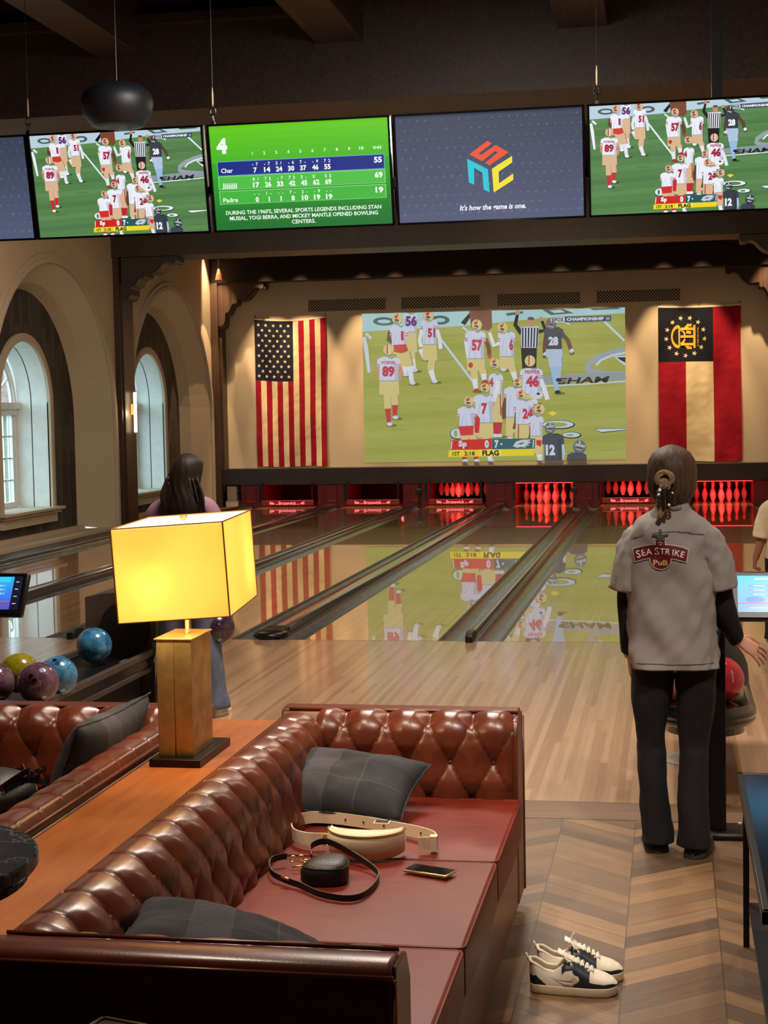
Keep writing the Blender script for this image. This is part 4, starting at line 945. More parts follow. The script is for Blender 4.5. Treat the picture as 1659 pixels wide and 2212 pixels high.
# ------------------------------------------------------------------ buttoned leather sofas
SU, SV = .157, .130
def tuft(U, t, A, top):
    def s(d): return (1 - (1 - 2 * d) ** 2)
    d0 = abs(U - round(U))
    if t >= 0:
        p, q = U - t / 2, U + t / 2; dp, dq = abs(p - round(p)), abs(q - round(q)); v = s(dp) * s(dq)
    else: v = s(d0) ** 2
    rb = 9
    for j in range(-1, 5):
        if j < 0: continue
        off = .5 * (j % 2); n = round(U - off) + off; rb = min(rb, math.hypot((U - n) * 1.15, t - j))
    if t < 0: pl = v ** .28; pl = pl * (1 - top) + top * (.84 + .16 * min(1, d0 / .08) ** .7); return A * (.5 * pl + .5 * (min(1.0, rb / .42) ** .8 * (1 - top) + top * (.84 + .16 * min(1, d0 / .08) ** .7)))
    else: pl = v ** .20
    bt = min(1.0, rb / .50) ** .62
    return A * (.50 * pl + .50 * bt)
def tuft_sheet(bm, prof, place, u0, u1, s0, A, uo, step=.0062, flat_from=None):
    # prof: list of 2D points; place(a, z, u) -> world; s0: arc length of the top button row
    S = [0]
    for a, b in zip(prof, prof[1:]): S.append(S[-1] + math.hypot(b[0] - a[0], b[1] - a[1]))
    tot = S[-1]; ns = int(tot / step) + 1; nu = int((u1 - u0) / step) + 1; rows = []
    def at(s):
        for i in range(len(S) - 1):
            if s <= S[i + 1] + 1e-9:
                k = (s - S[i]) / (S[i + 1] - S[i]); a, b = prof[i], prof[i + 1]; return (a[0] + (b[0] - a[0]) * k, a[1] + (b[1] - a[1]) * k)
        return prof[-1]
    for i in range(ns + 1):
        s = tot * i / ns; p = at(s); a, b = at(max(0, s - .015)), at(min(tot, s + .015)); dx, dz = b[0] - a[0], b[1] - a[1]; L = math.hypot(dx, dz) or 1; nx, nz = dz / L, -dx / L
        t = (s0 - s) / SV; row = []; ff = tot if flat_from is None else flat_from
        fade = 1 if s < ff - .03 else max(0, (ff - s) / .03)
        for j in range(nu + 1):
            u = u0 + (u1 - u0) * j / nu; e = min(1, (u - u0) / .03, (u1 - u) / .03); e = max(0, e) ** .5
            h = tuft((u - uo) / SU, t, A, min(1, max(0, (-t - .15) / .55))) * fade * (.6 + .4 * e)
            row.append(bm.verts.new(place(p[0] + nx * h, p[1] + nz * h, u)))
        rows.append(row)
    for a, b in zip(rows, rows[1:]):
        for j in range(nu): bm.faces.new((a[j], a[j + 1], b[j + 1], b[j]))
    return at
BTN = None
def button_at(parent, pos, nrm):
    global BTN
    if BTN is None:
        bm = B(); sphere(bm, (0, 0, 0), .0105, 14, 9, sc_=(1, 1, .7)); me = bpy.data.meshes.new('button')
        for f in bm.faces: f.smooth = True
        bm.to_mesh(me); bm.free(); me.materials.append(Mt['button']); BTN = me
    o = bpy.data.objects.new('button', BTN); C.objects.link(o); o.parent = parent; L = Vector((0, 0, 0)); p = parent
    while p is not None: L += p.location; p = p.parent
    o.location = Vector(pos) - L; o.rotation_euler = Vector(nrm).to_track_quat('Z', 'Y').to_euler(); return o
def sofa(name, lab, mx, y0, y1):
    sg = mx(1) - mx(0); t = thing(name, lab, 'sofa', (mx(.45), (y0 + y1) / 2, 0), 'buttoned oxblood leather sofas')
    iy0, iy1 = y0 + .19, y1 - .235
    BX = lambda bm, a, b, c, d, e, f: box(bm, min(mx(a), mx(b)), max(mx(a), mx(b)), c, d, e, f)
    bm = B(); BX(bm, .01, .888, y0 + .01, y1 - .01, .05, .33); obj('base', bm, 'leather', t, bevel=.012)
    for yy in (y0 + .1, y1 - .1):
        for a in (.08, .80):
            bm = B(); lathe(bm, [(.022, 0), (.03, .06)], mx(a), yy, 0, 12); obj('foot', bm, 'blackmetal', t)
    # back
    arcp = [(.200, .36), (.178, .50), (.152, .64)] + [(.078 + .074 * math.cos(a), .655 + .058 * math.sin(a)) for a in [PI * i / 10 for i in range(1, 6)]]
    prof = arcp + [(.055, .706), (.030, .705), (.012, .70)]
    bm = B(); S = sum(math.hypot(b[0] - a[0], b[1] - a[1]) for a, b in zip(prof[:3], prof[1:3])); s0 = S + .045
    pl = lambda a, z, u: Vector((mx(a), u, z))
    at = tuft_sheet(bm, prof, pl, y0 + .128, iy1 + .06, s0, .040, iy0 + .05, flat_from=sum(math.hypot(b[0] - a[0], b[1] - a[1]) for a, b in zip(prof, prof[1:])))
    back = obj('backrest', bm, 'leather', t, smooth=True)
    bm = B(); BX(bm, .0, .14, y0 + .02, y1 - .02, .05, .70); obj('outer_back', bm, 'leather', t, bevel=.01)
    bm = B(); tube(bm, [(mx(.012), y, .718) for y in (y0 + .03, y1 - .03)], .006, 8); obj('piping', bm, 'leather', t, smooth=True)
    for j in range(3):
        k = 0
        while True:
            u = iy0 + .05 + SU * (k + .5 * (j % 2)); k += 1
            if u > iy1 + .01: break
            a, z = at(s0 - j * SV); button_at(back, (mx(a + .011), u, z), (sg, 0, .25))
    # arms
    for far in (1, 0):
        yo = y1 if far else y0; d = -1 if far else 1   # d: direction from outside to inside
        W = .205 if far else .19
        Y = lambda q: yo + d * q
        pr = [(W + .0, .36), (W + .005, .50), (W, .62)] + [(W - .055 + .055 * math.cos(a), (.668 if far else .685) + (.044 if far else .030) * math.sin(a)) for a in [PI * i / 10 for i in range(1, 6)]] + [(W - .09, .70 if far else .715)]
        S1 = sum(math.hypot(b[0] - a[0], b[1] - a[1]) for a, b in zip(pr[:3], pr[1:3])); s1 = S1 + .088
        bm = B(); pl2 = lambda a, z, u: Vector((mx(u), Y(a), z)); at2 = tuft_sheet(bm, pr, pl2, .15, .875, s1, .046 if far else .022, .255)
        arm = obj('armrest', bm, 'leather', t, smooth=True)
        for j in range(3):
            for k in range(-1, 5):
                u = .255 + SU * (k + .5 * (j % 2))
                if .2 < u < .875: a, z = at2(s1 - j * SV); button_at(arm, (mx(u), Y(a + .011), z), (0, d, .25))
        bm = B(); wb = W - .085; pts = [(0, .05), (wb + .03, .05), (wb + .03, .70), (wb, .742), (.03, .748), (.008, .738), (0, .71)]
        prism(bm, [(a, b) for a, b in pts], (mx(.0), yo, 0), YY * d, ZZ, XX * sg, .885); obj('arm_shell', bm, 'leather', t, bevel=.008)
        bm = B(); prism(bm, [(0.02, .06), (W + .01, .06), (W + .012, .66), (W - .03, .725), (W - .08, .735), (.03, .735), (.02, .70)], (mx(.868), yo, 0), YY * d, ZZ, XX * sg, .024); obj('arm_front', bm, 'leather', t, bevel=.012)
        bm = B(); tube(bm, [(mx(a), Y(wb), .746) for a in (.03, .885)], .005, 8); tube(bm, [(mx(a), Y(.002), .722) for a in (.0, .89)], .005, 8); tube(bm, [(mx(.892), Y(.012), z) for z in (.06, .715)], .005, 8); obj('piping', bm, 'leather', t, smooth=True)
    cuts = [iy0, iy0 + .765, iy0 + 1.555, iy1]
    for a, b in zip(cuts, cuts[1:]):
        bm = B(); n = 14
        BX(bm, .20, .905, a + .004, b - .004, .315, .452); bmesh.ops.subdivide_edges(bm, edges=bm.edges, cuts=6, use_grid_fill=True)
        xc, yc = (mx(.2) + mx(.905)) / 2, (a + b) / 2
        for v in bm.verts:
            if v.co.z > .44: v.co.z += .012 * (1 - ((v.co.x - xc) / .36) ** 2) * (1 - ((v.co.y - yc) / ((b - a) / 2)) ** 2)
            elif abs(v.co.x - mx(.905)) < .01: v.co.x += sg * .008 * (1 - ((v.co.y - yc) / ((b - a) / 2)) ** 2)
        c = obj('seat_cushion', bm, 'seatleather', t, bevel=.012)
        bm = B(); xs, xe = mx(.215), mx(.904); q = .449
        tube(bm, [(xs, a + .009, q), (xe - sg * .020, a + .009, q), (xe - sg * .006, a + .014, q), (xe, a + .03, q), (xe, b - .03, q), (xe - sg * .006, b - .014, q), (xe - sg * .020, b - .009, q), (xs, b - .009, q)], .0042, 6); obj('seam_piping', bm, 'seatleather', c, smooth=True)
    return t
sofa('leather_sofa', 'oxblood leather sofa in the foreground holding the two small bags and phone', lambda a: .97 + a, -9.40, -6.63)
sofa('leather_sofa', 'oxblood leather sofa at left behind the wooden console, facing the windows', lambda a: .685 - a, -9.30, -6.66)

# ------------------------------------------------------------------ console and lamp
t = thing('wooden_console', 'honey coloured wooden console between the two sofas, lamp standing on it', 'console', (.83, -8.0, 0))
bm = B(); box(bm, .69, .965, -9.38, -6.74, .67, .70); obj('top', bm, 'console', t, bevel=.003)
bm = B(); box(bm, .70, .955, -9.36, -6.76, 0, .67); obj('body', bm, 'brownwood', t)
LX, LY, LZ = .815, -7.37, .70
t = thing('table_lamp', 'brass block table lamp with a glowing rectangular yellow shade on the console', 'lamp', (LX, LY, LZ))
bm = B(); box(bm, .722, .895, LY - .18, LY + .18, LZ, LZ + .026); obj('base', bm, 'bronze', t, bevel=.002)
bm = B(); box(bm, .738, .796, LY - .125, LY + .10, LZ + .026, 1.112); box(bm, .7975, .857, LY - .125, LY + .10, LZ + .026, 1.112); obj('column', bm, 'brass', t, bevel=.0015)
bm = B(); box(bm, .732, .863, LY - .131, LY + .106, 1.112, 1.117); obj('top_plate', bm, 'brass', t, bevel=.001)
bm = B(); lathe(bm, [(.012, 1.117), (.012, 1.124), (.007, 1.126), (.007, 1.50)], LX - .005, LY - .01, 0, 14); obj('neck_rod', bm, 'gold', t, smooth=True)
SZ = 1.20; Rm = Matrix.Rotation(math.radians(6.5), 3, 'Z') @ Matrix.Rotation(math.radians(-3.2), 3, 'Y')
shm = NT('glowing_lamp_shade'); b_ = shm.b; nz = shm.noise(shm.pos(), 6, 4)
tl = shm.node('ShaderNodeBsdfTranslucent'); shm.link(shm.ramp(nz, [(.3, rgb(248, 222, 160)), (.7, rgb(252, 230, 172))]), tl.inputs[0])
b_.inputs['Base Color'].default_value = (*rgb(232, 190, 100), 1); b_.inputs['Roughness'].default_value = .8
b_.inputs['Emission Color'].default_value = (*rgb(250, 200, 92), 1); b_.inputs['Emission Strength'].default_value = .75
mx_ = shm.node('ShaderNodeMixShader'); mx_.inputs[0].default_value = .55; shm.link(b_.outputs[0], mx_.inputs[1]); shm.link(tl.outputs[0], mx_.inputs[2]); shm.link(mx_.outputs[0], shm.out.inputs[0])
def lt(x, y, z): return Vector((LX + .008, LY, SZ)) + Rm @ Vector((x, y, z))
hw, hd, sh = .180, .290, .302
def lbox(bm, x0, x1, y0, y1, z0, z1): return obox(bm, lt((x0 + x1) / 2, (y0 + y1) / 2, (z0 + z1) / 2), (Rm @ XX, Rm @ YY, Rm @ ZZ), ((x1 - x0) / 2, (y1 - y0) / 2, (z1 - z0) / 2))
bm = B()
for a, b, c, d in ((-hw, hw, -hd, -hd + .002), (-hw, hw, hd - .002, hd), (-hw, -hw + .002, -hd, hd), (hw - .002, hw, -hd, hd)): lbox(bm, a, b, c, d, .0, sh)
shade = obj('lamp_shade', bm, shm.m, t)
topm = NT('white_diffuser'); topm.b.inputs['Base Color'].default_value = (.9, .85, .75, 1); topm.b.inputs['Emission Color'].default_value = (1, .9, .66, 1); topm.b.inputs['Emission Strength'].default_value = 1.3
bm = B(); lbox(bm, -hw + .002, hw - .002, -hd + .002, hd - .002, sh - .006, sh - .003); obj('diffuser', bm, topm.m, t)
bm = B()
for sx in (-1, 1):
    for sy in (-1, 1): lbox(bm, sx * hw - .0022, sx * hw + .0022, sy * hd - .0022, sy * hd + .0022, 0, sh)
for z in (0, sh):
    for sx in (-1, 1): lbox(bm, sx * hw - .0018, sx * hw + .0018, -hd, hd, z - .0015, z + .0015); lbox(bm, -hw, hw, sx * hd - .0018, sx * hd + .0018, z - .0015, z + .0015)
obj('shade_trim', bm, mat('brown_trim', (150, 96, 36), .6, var=0), t)
bm = B(); lbox(bm, -.012, .012, -.012, .012, sh - .003, sh + .012); obj('finial', bm, 'gold', t, bevel=.002)
bm = B(); sphere(bm, lt(-.065, -.235, .135), .022, 14, 10); obj('bulb', bm, 'bulb', t, smooth=True)
bm = B(); sphere(bm, lt(.05, -.1, -.012), .008, 10, 8); tube(bm, [lt(.05, -.1, -.01), lt(.05, -.1, .03)], .0015, 6); obj('pull_switch', bm, 'gold', t, smooth=True)
light('lamp_bulb', 'POINT', lt(-.065, -.235, .105), (0, 0, 0), 6.5, (1, .86, .62), .015)
light('lamp_bulb', 'POINT', lt(.09, .18, .13), (0, 0, 0), 1.6, (1, .78, .48), .03)

# ------------------------------------------------------------------ cushions
def pillow(lab, c, size, R, seed):
    wd, hg, th = size; n = 26; bm = B(); top = []; bot = []
    for j in range(n + 1):
        v = -1 + 2 * j / n; ra, rb = [], []
        for i in range(n + 1):
            u = -1 + 2 * i / n; e = ((1 - u * u) * (1 - v * v)); t_ = th / 2 * e ** .42
            x = u * wd / 2 * (1 - .07 * (1 - v * v) ** 1.0 * abs(u)); y = v * hg / 2 * (1 - .09 * (1 - u * u) * abs(v))
            wv = mnoise.noise(Vector((u * 2.3, v * 2.3, seed))) * .018 * (e ** .3) + mnoise.noise(Vector((u * 6, v * 5, seed + 9))) * .005
            a = bm.verts.new((x, y, t_ + wv)); ra.append(a)
            rb.append(a if i in (0, n) or j in (0, n) else bm.verts.new((x, y, -t_ + wv * .5)))
        top.append(ra); bot.append(rb)
    for j in range(n):
        for i in range(n):
            bm.faces.new((top[j][i], top[j][i + 1], top[j + 1][i + 1], top[j + 1][i]))
            try: bm.faces.new((bot[j][i], bot[j + 1][i], bot[j + 1][i + 1], bot[j][i + 1]))
            except ValueError: pass
    edge = [top[0][i].co.copy() for i in range(n)] + [top[j][n].co.copy() for j in range(n)] + [top[n][n - i].co.copy() for i in range(n)] + [top[n - j][0].co.copy() for j in range(n)]
    t = thing('throw_cushion', lab, 'cushion', c, 'charcoal plaid cushions'); t.rotation_euler = R.to_euler()
    obj('cushion_cover', bm, 'plaid', t, smooth=True, local=True)
    bm = B(); tube(bm, edge, .0032, 6, closed=True); obj('seam', bm, 'plaid', t, smooth=True, local=True)
    return t
def rotm(xv, zv):
    z = Vector(zv).normalized(); x = (Vector(xv) - z * Vector(xv).dot(z)).normalized(); return Matrix((x, z.cross(x), z)).transposed()
pillow('charcoal plaid cushion lying against the far corner of the foreground sofa', (1.268, -7.16, .557), (.57, .37, .19), rotm((1, -.13, -.03), (-.02, -.30, .95)), 2.0)
pillow('charcoal cushion half hidden behind the near arm of the foreground sofa', (1.37, -8.90, .585), (.50, .42, .16), rotm((.95, .20, -.22), (.25, .10, .95)), 5.0)
pillow('charcoal plaid cushion leaning on the back of the left sofa', (.415, -7.24, .635), (.52, .44, .17), rotm((.14, 1, .05), (-.90, .12, .42)), 8.0)

# ------------------------------------------------------------------ things on the seat
ZS = .464
t = thing('belt_bag', 'cream leather belt bag with studded wide strap on the foreground sofa', 'bag', (1.46, -7.66, ZS))
def crescent(z, g, n=22):
    # half-moon outline of the pouch, g grows it
    cx, cy = 1.458, -7.60; out = []
    for i in range(n + 1):
        a = PI + PI * i / n; out.append((cx + (.122 + g) * math.cos(a), cy - .012 + (.118 + g) * math.sin(a) * 1.0, z))
    for i in range(1, n):
        a = PI * i / n; out.append((cx + (.122 + g) * math.cos(a), cy - .012 - (.040 - g) * math.sin(a), z))
    return [Vector(p) for p in out]
bm = B(); loft(bm, [crescent(ZS + z, g) for z, g in ((0, -.008), (.006, 0), (.055, .004), (.072, 0), (.080, -.010))]); obj('pouch', bm, 'cream_leather', t, smooth=True)
bm = B(); tube(bm, crescent(ZS + .075, .0015), .0022, 6, closed=True); obj('seam', bm, 'gold', t)
sp = [(1.319, -7.585, 0), (1.262, -7.585, 0), (1.205, -7.545, 0), (1.175, -7.455, 0), (1.175, -7.37, 0), (1.205, -7.325, 0), (1.262, -7.32, 0), (1.352, -7.345, 0), (1.474, -7.40, 0), (1.593, -7.465, 0), (1.655, -7.52, 0), (1.668, -7.575, 0), (1.63, -7.60, 0), (1.578, -7.60, 0)]
SP = cr([(a, b, ZS + .024) for a, b, _ in sp], 5)
bm = B(); tube(bm, SP[:62], .02, flat=(.040, .004)); obj('strap', bm, 'cream_leather', t)
bm = B()
for i in (34, 37, 40, 43, 46, 49): c = SP[i]; d = (SP[i + 1] - SP[i]).normalized(); sphere(bm, c + d.cross(ZZ) * .0026, .0036, 8, 6); sphere(bm, c - d.cross(ZZ) * .0026, .0036, 8, 6)
obj('rivets', bm, 'bronze', t)
bm = B(); tube(bm, [(1.325 + .016 * math.cos(a), -7.59, ZS + .024 + .018 * math.sin(a)) for a in [2 * PI * i / 16 for i in range(16)]], .0024, 6, closed=True); obj('ring', bm, 'gold', t, smooth=True)
bm = B(); box(bm, 1.655, 1.678, -7.60, -7.57, ZS, ZS + .047); obj('buckle', bm, 'cream_leather', t)
bm = B(); obox(bm, (1.50, -7.575, ZS + .081), (XX, YY, ZZ), (.026, .018, .003)); obj('label_patch', bm, 'cream_leather', t, bevel=.001)
bm = B(); obox(bm, (1.50, -7.575, ZS + .084), (XX, YY, ZZ), (.021, .013, .002)); obj('label_inset', bm, 'black', t)

t = thing('crossbody_bag', 'small black leather pouch bag with looped strap and gold clips on the sofa', 'bag', (1.39, -7.93, ZS))
bm = B(); rings = []
for z, s, q in ((0, .94, 0), (.008, 1, 0), (.035, 1.0, 0), (.05, .94, .004), (.06, .80, .008), (.066, .5, .012), (.067, .1, .014)):
    r = []
    for i in range(28):
        a = 2 * PI * i / 28; ca, sa = math.cos(a), math.sin(a); rr = (abs(ca / .068) ** 2.6 + abs(sa / (.082 + .0 * ca)) ** 2.6) ** (-1 / 2.6) * (1 - .12 * ca * 0)
        r.append(Vector((1.395 + q + rr * ca * s * (1 + .18 * -sa), -7.925 + rr * sa * s, ZS + z)))
    rings.append(r)
loft(bm, rings); obj('pouch', bm, 'black_leather', t, smooth=True)
bm = B(); tube(bm, [v * 1.0 + ZZ * .0 for v in rings[3]], .0022, 6, closed=True); obj('zip_seam', bm, 'black', t)
bp = cr([(a, b, ZS + z) for a, b, z in [(1.335, -7.86, .045), (1.31, -7.76, .05), (1.345, -7.70, .05), (1.42, -7.745, .035), (1.505, -7.825, .018), (1.55, -7.91, .014), (1.555, -8.02, .012), (1.535, -8.11, .011), (1.488, -8.135, .011), (1.41, -8.10, .011), (1.34, -8.03, .011), (1.29, -7.99, .011), (1.235, -7.935, .012), (1.203, -7.86, .014), (1.20, -7.80, .018), (1.235, -7.77, .02)]], 5)
bm = B(); tube(bm, bp, .01, flat=(.019, .0034)); obj('strap', bm, 'black_leather', t)
bm = B()
for x, y in ((1.262, -7.80), (1.285, -7.79), (1.31, -7.835), (1.318, -7.86), (1.325, -7.90), (1.332, -7.93), (1.345, -7.955)):
    tube(bm, [(x + .009 * math.cos(a), y + .004 * math.sin(a), ZS + .02 + .009 * math.sin(a)) for a in [2 * PI * i / 10 for i in range(10)]], .0024, 6, closed=True)
tube(bm, [(1.27, -7.85, ZS + .01), (1.315, -7.84, ZS + .014)], .003, 6); tube(bm, [(1.275, -7.80, ZS + .016), (1.31, -7.83, ZS + .02)], .003, 6)
tube(bm, [(1.30, -8.005, ZS + .02), (1.272, -7.985, ZS + .02)], .004, 6); obj('clips', bm, 'gold', t, smooth=True)
# phone
pa, pb = Vector((1.600, -7.838, 0)), Vector((1.738, -7.888, 0)); d = (pb - pa).normalized(); nrm = ZZ.cross(d); pc = Vector((1.690, -7.826, 0))
d = Vector((.94, -.34, 0)).normalized(); nrm = ZZ.cross(d)
t = thing('smartphone', 'smartphone in a pale gold frame lying on the middle seat cushion', 'phone', (pc.x, pc.y, ZS))
bm = B(); obox(bm, (pc.x, pc.y, ZS + .0055), (d, nrm, ZZ), (.074, .036, .0045)); obj('body', bm, 'gold', t, bevel=.004, seg=3)
bm = B(); obox(bm, (pc.x, pc.y, ZS + .0102), (d, nrm, ZZ), (.070, .032, .0004)); obj('display', bm, 'screenback', t)
bm = B()
for s in (-.02, .0): obox(bm, Vector((pc.x, pc.y, ZS + .0055)) + d * s - nrm * .0365, (d, nrm, ZZ), (.007, .001, .0012))
obj('side_buttons', bm, 'gold', t)
# black bag on the left sofa
t = thing('black_tote', 'heap of shiny black straps and bag lying on the left sofa seat', 'bag', (.02, -7.3, .46)); rnd = random.Random(9)
bm = B(); sphere(bm, (.05, -7.32, .54), .17, 20, 14, sc_=(1.0, 1.05, .5)); obj('bag_body', bm, 'black_leather', t, smooth=True)
for k in range(14):
    a0 = rnd.uniform(0, 6.28); pts = []
    for i in range(7): a = a0 + i * .5; r = .168 + .03 * math.sin(k + i); pts.append((.05 + r * math.cos(a) * (1 + .1 * k / 9), -7.32 + r * math.sin(a), .54 + .085 * math.sin(i * .55 + k * .3) * (.4 + k / 12)))
    bm = B(); tube(bm, cr(pts, 5), .008, flat=(.020, .005)); obj('strap', bm, 'blackgloss', t)

# ------------------------------------------------------------------ tables
TX, TY, TZ, TR = .985, -9.80, 1.05, .285
t = thing('bar_table', 'round black marble topped table at the lower left edge', 'table', (TX, TY, 0))
bm = B(); lathe(bm, [(TR - .004, TZ - .028), (TR, TZ - .022), (TR, TZ - .004), (TR - .004, TZ)], TX, TY, 0, 72); obj('table_top', bm, 'marble', t)
bm = B(); lathe(bm, [(TR - .02, TZ - .05), (TR - .015, TZ - .028)], TX, TY, 0, 48); obj('under_plate', bm, 'blackmetal', t)
bm = B(); lathe(bm, [(.21, 0), (.21, .012), (.035, .03), (.03, TZ - .05)], TX, TY, 0, 32); obj('pedestal', bm, 'blackmetal', t)
t = thing('side_table', 'black metal coffee table with lower shelf at the right edge', 'table', (3.0, -7.6, 0))
x0, x1, y0, y1, zt = 2.625, 3.35, -8.5, -7.0, .60
bm = B(); box(bm, x0 + .018, x1 - .018, y0 + .018, y1 - .018, zt - .016, zt - .003); obj('table_top', bm, mat('black_glass_top', (16, 18, 24), .16, spec=.8, var=0), t)
bm = B(); box(bm, x0, x0 + .02, y0, y1, zt - .035, zt); box(bm, x1 - .02, x1, y0, y1, zt - .035, zt); box(bm, x0, x1, y1 - .02, y1, zt - .035, zt); box(bm, x0, x1, y0, y0 + .02, zt - .035, zt); obj('frame', bm, 'blackmetal', t, bevel=.003)
for xx in (x0 + .018, x1 - .036):
    for yy in (y0 + .005, y1 - .023): bm = B(); box(bm, xx, xx + .02, yy, yy + .02, 0, zt - .034); obj('leg', bm, 'blackmetal', t)
bm = B(); box(bm, x0 + .035, x1 - .03, y0 + .02, y1 - .0, .135, .150); obj('shelf', bm, 'blackmetal', t, bevel=.002)
t = thing('stool', 'dark stool seat corner with a thin bronze edge at the bottom of the frame', 'stool', (1.40, -10.3, 0))
# ------------------------------------------------------------------ sneakers
def sneaker(lab, c, R, seed):
    t = thing('sneaker', lab, 'shoe', c, 'pair of white and navy sneakers'); t.rotation_euler = R.to_euler()
    # local: x from heel (0) to toe (.275), y width, z up
    def half(x):
        k = x / .275; w_ = .034 + .017 * math.sin(PI * min(1, k * .85 + .05)) ** 1.2 + (.006 if k > .55 else 0) * math.sin(PI * (k - .55) / .45)
        return w_ * min(1, math.sqrt(max(0, 1 - max(0, (k - .86) / .14) ** 2))) * min(1, math.sqrt(max(0, 1 - max(0, (.08 - k) / .08) ** 2)) + .02)
    def outline(g, z, n=40):
        P = []
        for i in range(n + 1): x = .275 * (1 - math.cos(PI * i / n)) / 2; P.append(Vector((x * (1 + g * 4) - g * .5, half(x) + g, z)))
        for i in range(n - 1, 0, -1): x = .275 * (1 - math.cos(PI * i / n)) / 2; P.append(Vector((x * (1 + g * 4) - g * .5, -half(x) - g, z)))
        return P
    bm = B(); loft(bm, [outline(g, z) for g, z in ((-.002, 0), (.002, .004), (.003, .024), (.0015, .030), (-.003, .031))]); obj('sole', bm, 'sole', t, smooth=False, local=True, bevel=.002)
    def top(x):   # ridge height of the upper along the shoe
        k = x / .275
        pts = [(0, .098), (.06, .094), (.18, .074), (.30, .070), (.42, .098), (.50, .104), (.62, .086), (.74, .068), (.86, .058), (.95, .046), (1, .032)]
        for a, b in zip(pts, pts[1:]):
            if k <= b[0]: q = (k - a[0]) / (b[0] - a[0]); q = q * q * (3 - 2 * q) if False else q; return a[1] + (b[1] - a[1]) * q
        return .032
    n, m = 130, 48; X = [.275 * i / n for i in range(n + 1)]; bm = B(); G = []
    for x in X:
        k = x / .275; h = max(.034, top(x)); w_ = max(.004, half(x) - .001); row = []
        for j in range(m + 1):
            a = PI * j / m
            if k < .40:   # open collar: two side walls
                s = 1 if j < m / 2 else -1; q = (j if j <= m / 2 else m - j) / (m / 2); op = w_ * .58 + .006 * (1 - k / .4)
                y = s * (w_ - (w_ - op) * max(0, (q - .0)) ** 2.2); z = .028 + (h - .028) * min(1, q * 1.15)
            else: y = w_ * math.cos(a) * (1 if abs(math.cos(a)) > .0 else 1); y = math.copysign(abs(math.cos(a)) ** .8, math.cos(a)) * w_; z = .028 + (h - .028) * abs(math.sin(a)) ** .75
            row.append(bm.verts.new((x, y, z)))
        G.append(row)
    def region(x, z, y):
        k = x / .275
        q = (z - .028) / (max(.036, top(x)) - .028)
        if k > .64 and q < .40 + max(0, k - .84) * 2.2: return 1
        if .50 < k <= .66 and z < .030 + (k - .50) * .30: return 1
        if .54 + (z - .03) * 1.4 < k < .69 and z < .075: return 1
        if k < .22 and z < .058 - max(0, k - .08) * .22: return 1
        if .38 < k < .66 and z > top(x) - .022 - (.010 if k > .5 else 0): return 1
        return 0
    for i in range(n):
        for j in range(m):
            if X[i] / .275 < .40 and j in (m // 2 - 1, m // 2): continue
            f = bm.faces.new((G[i][j], G[i][j + 1], G[i + 1][j + 1], G[i + 1][j])); c_ = f.calc_center_median(); f.material_index = region(c_.x, c_.z, c_.y)
    obj('upper', bm, ['shoewhite', 'navy'], t, smooth=True, local=True, solid=.003)
    bm = B(); cl = [(x, half(x) * .58 + .006 * (1 - x / .11), top(x) - .001) for x in [.004 + .0105 * i for i in range(11)]]
    tube(bm, cr([(x, y, z) for x, y, z in reversed(cl)] + [(-.001, 0, .102)] + [(x, -y, z) for x, y, z in cl], 3), .0055, 8); obj('collar', bm, 'shoewhite', t, smooth=True, local=True)
    bm = B(); loft(bm, [[Vector((x, y, z)) for x, y, z in ((.10, -w_, zz), (.10 + .004, 0, zz + .006), (.10, w_, zz))] if False else [Vector((.088 + q * .075, s * (.022 - .004 * q), .128 - .040 * q + .004 * (1 - abs(s)))) for s in (-1, -.5, 0, .5, 1)] for q in (0, .25, .5, .75, 1)], cap=False, closed=False); obj('tongue', bm, 'shoewhite', t, smooth=True, local=True, solid=.006)
    bm = B(); tube(bm, [(-.003, -.006, .094), (-.010, -.004, .112), (-.013, 0, .116), (-.010, .004, .112), (-.003, .006, .094)], .0028, 6); obj('heel_tab', bm, 'lace', t, smooth=True, local=True)
    bm = B()
    for i in range(6):
        x = .118 + i * .0145; z = top(x) + .003; w_ = .020 - .0004 * i
        tube(bm, cr([(x, -w_, z - .005), (x + .004, 0, z + .006), (x + .008, w_, z - .005)], 4), .0035, 6); tube(bm, cr([(x, w_, z - .005), (x + .004, 0, z + .004), (x + .009, -w_, z - .005)], 4), .0035, 6)
    for s in (-1, 1):
        tube(bm, cr([(.112, 0, .112), (.108, s * .018, .124), (.122, s * .034, .108), (.128, s * .018, .102), (.116, 0, .110)], 5), .0032, 6)
        tube(bm, cr([(.114, 0, .112), (.125, s * .020, .104), (.142, s * .038, .082)], 5), .0032, 6)
    if seed: tube(bm, cr([(.112, 0, .112), (.110, -.004, .130), (.118, -.006, .148)], 5), .0038, 6)
    obj('laces', bm, 'lace', t, smooth=True, local=True)
    for s in (-1, 1):
        # curved side mark: built on the flank
        P = [(.060, .060), (.075, .046), (.100, .040), (.130, .050), (.165, .074), (.128, .058), (.110, .055), (.095, .057), (.082, .064)]
        P = [(.205, .0)] and [(.222 - (x - .05) * 1.0, z) for x, z in P]
        bm = B(); sw = [(.046, .066), (.080, .050), (.110, .039), (.136, .037), (.150, .045), (.152, .056), (.140, .066), (.136, .060), (.128, .052), (.105, .052), (.075, .058)]
        vs = []
        for x, z in sw: q = min(1, (z - .028) / (max(.034, top(x)) - .028)); y = (half(x) - .001) * (math.sqrt(max(0, 1 - q ** 2.6)) if x > .11 else 1 - .42 * q ** 2.2); vs.append(Vector((x, s * (y + .0035), z)))
        V = [bm.verts.new(v) for v in vs]
        for tr in tessellate_polygon([[Vector((x, z, 0)) for x, z in sw]]): bm.faces.new([V[i] for i in tr])
        obj('side_mark', bm, 'swoosh', t, local=True, solid=.0015)
    return t
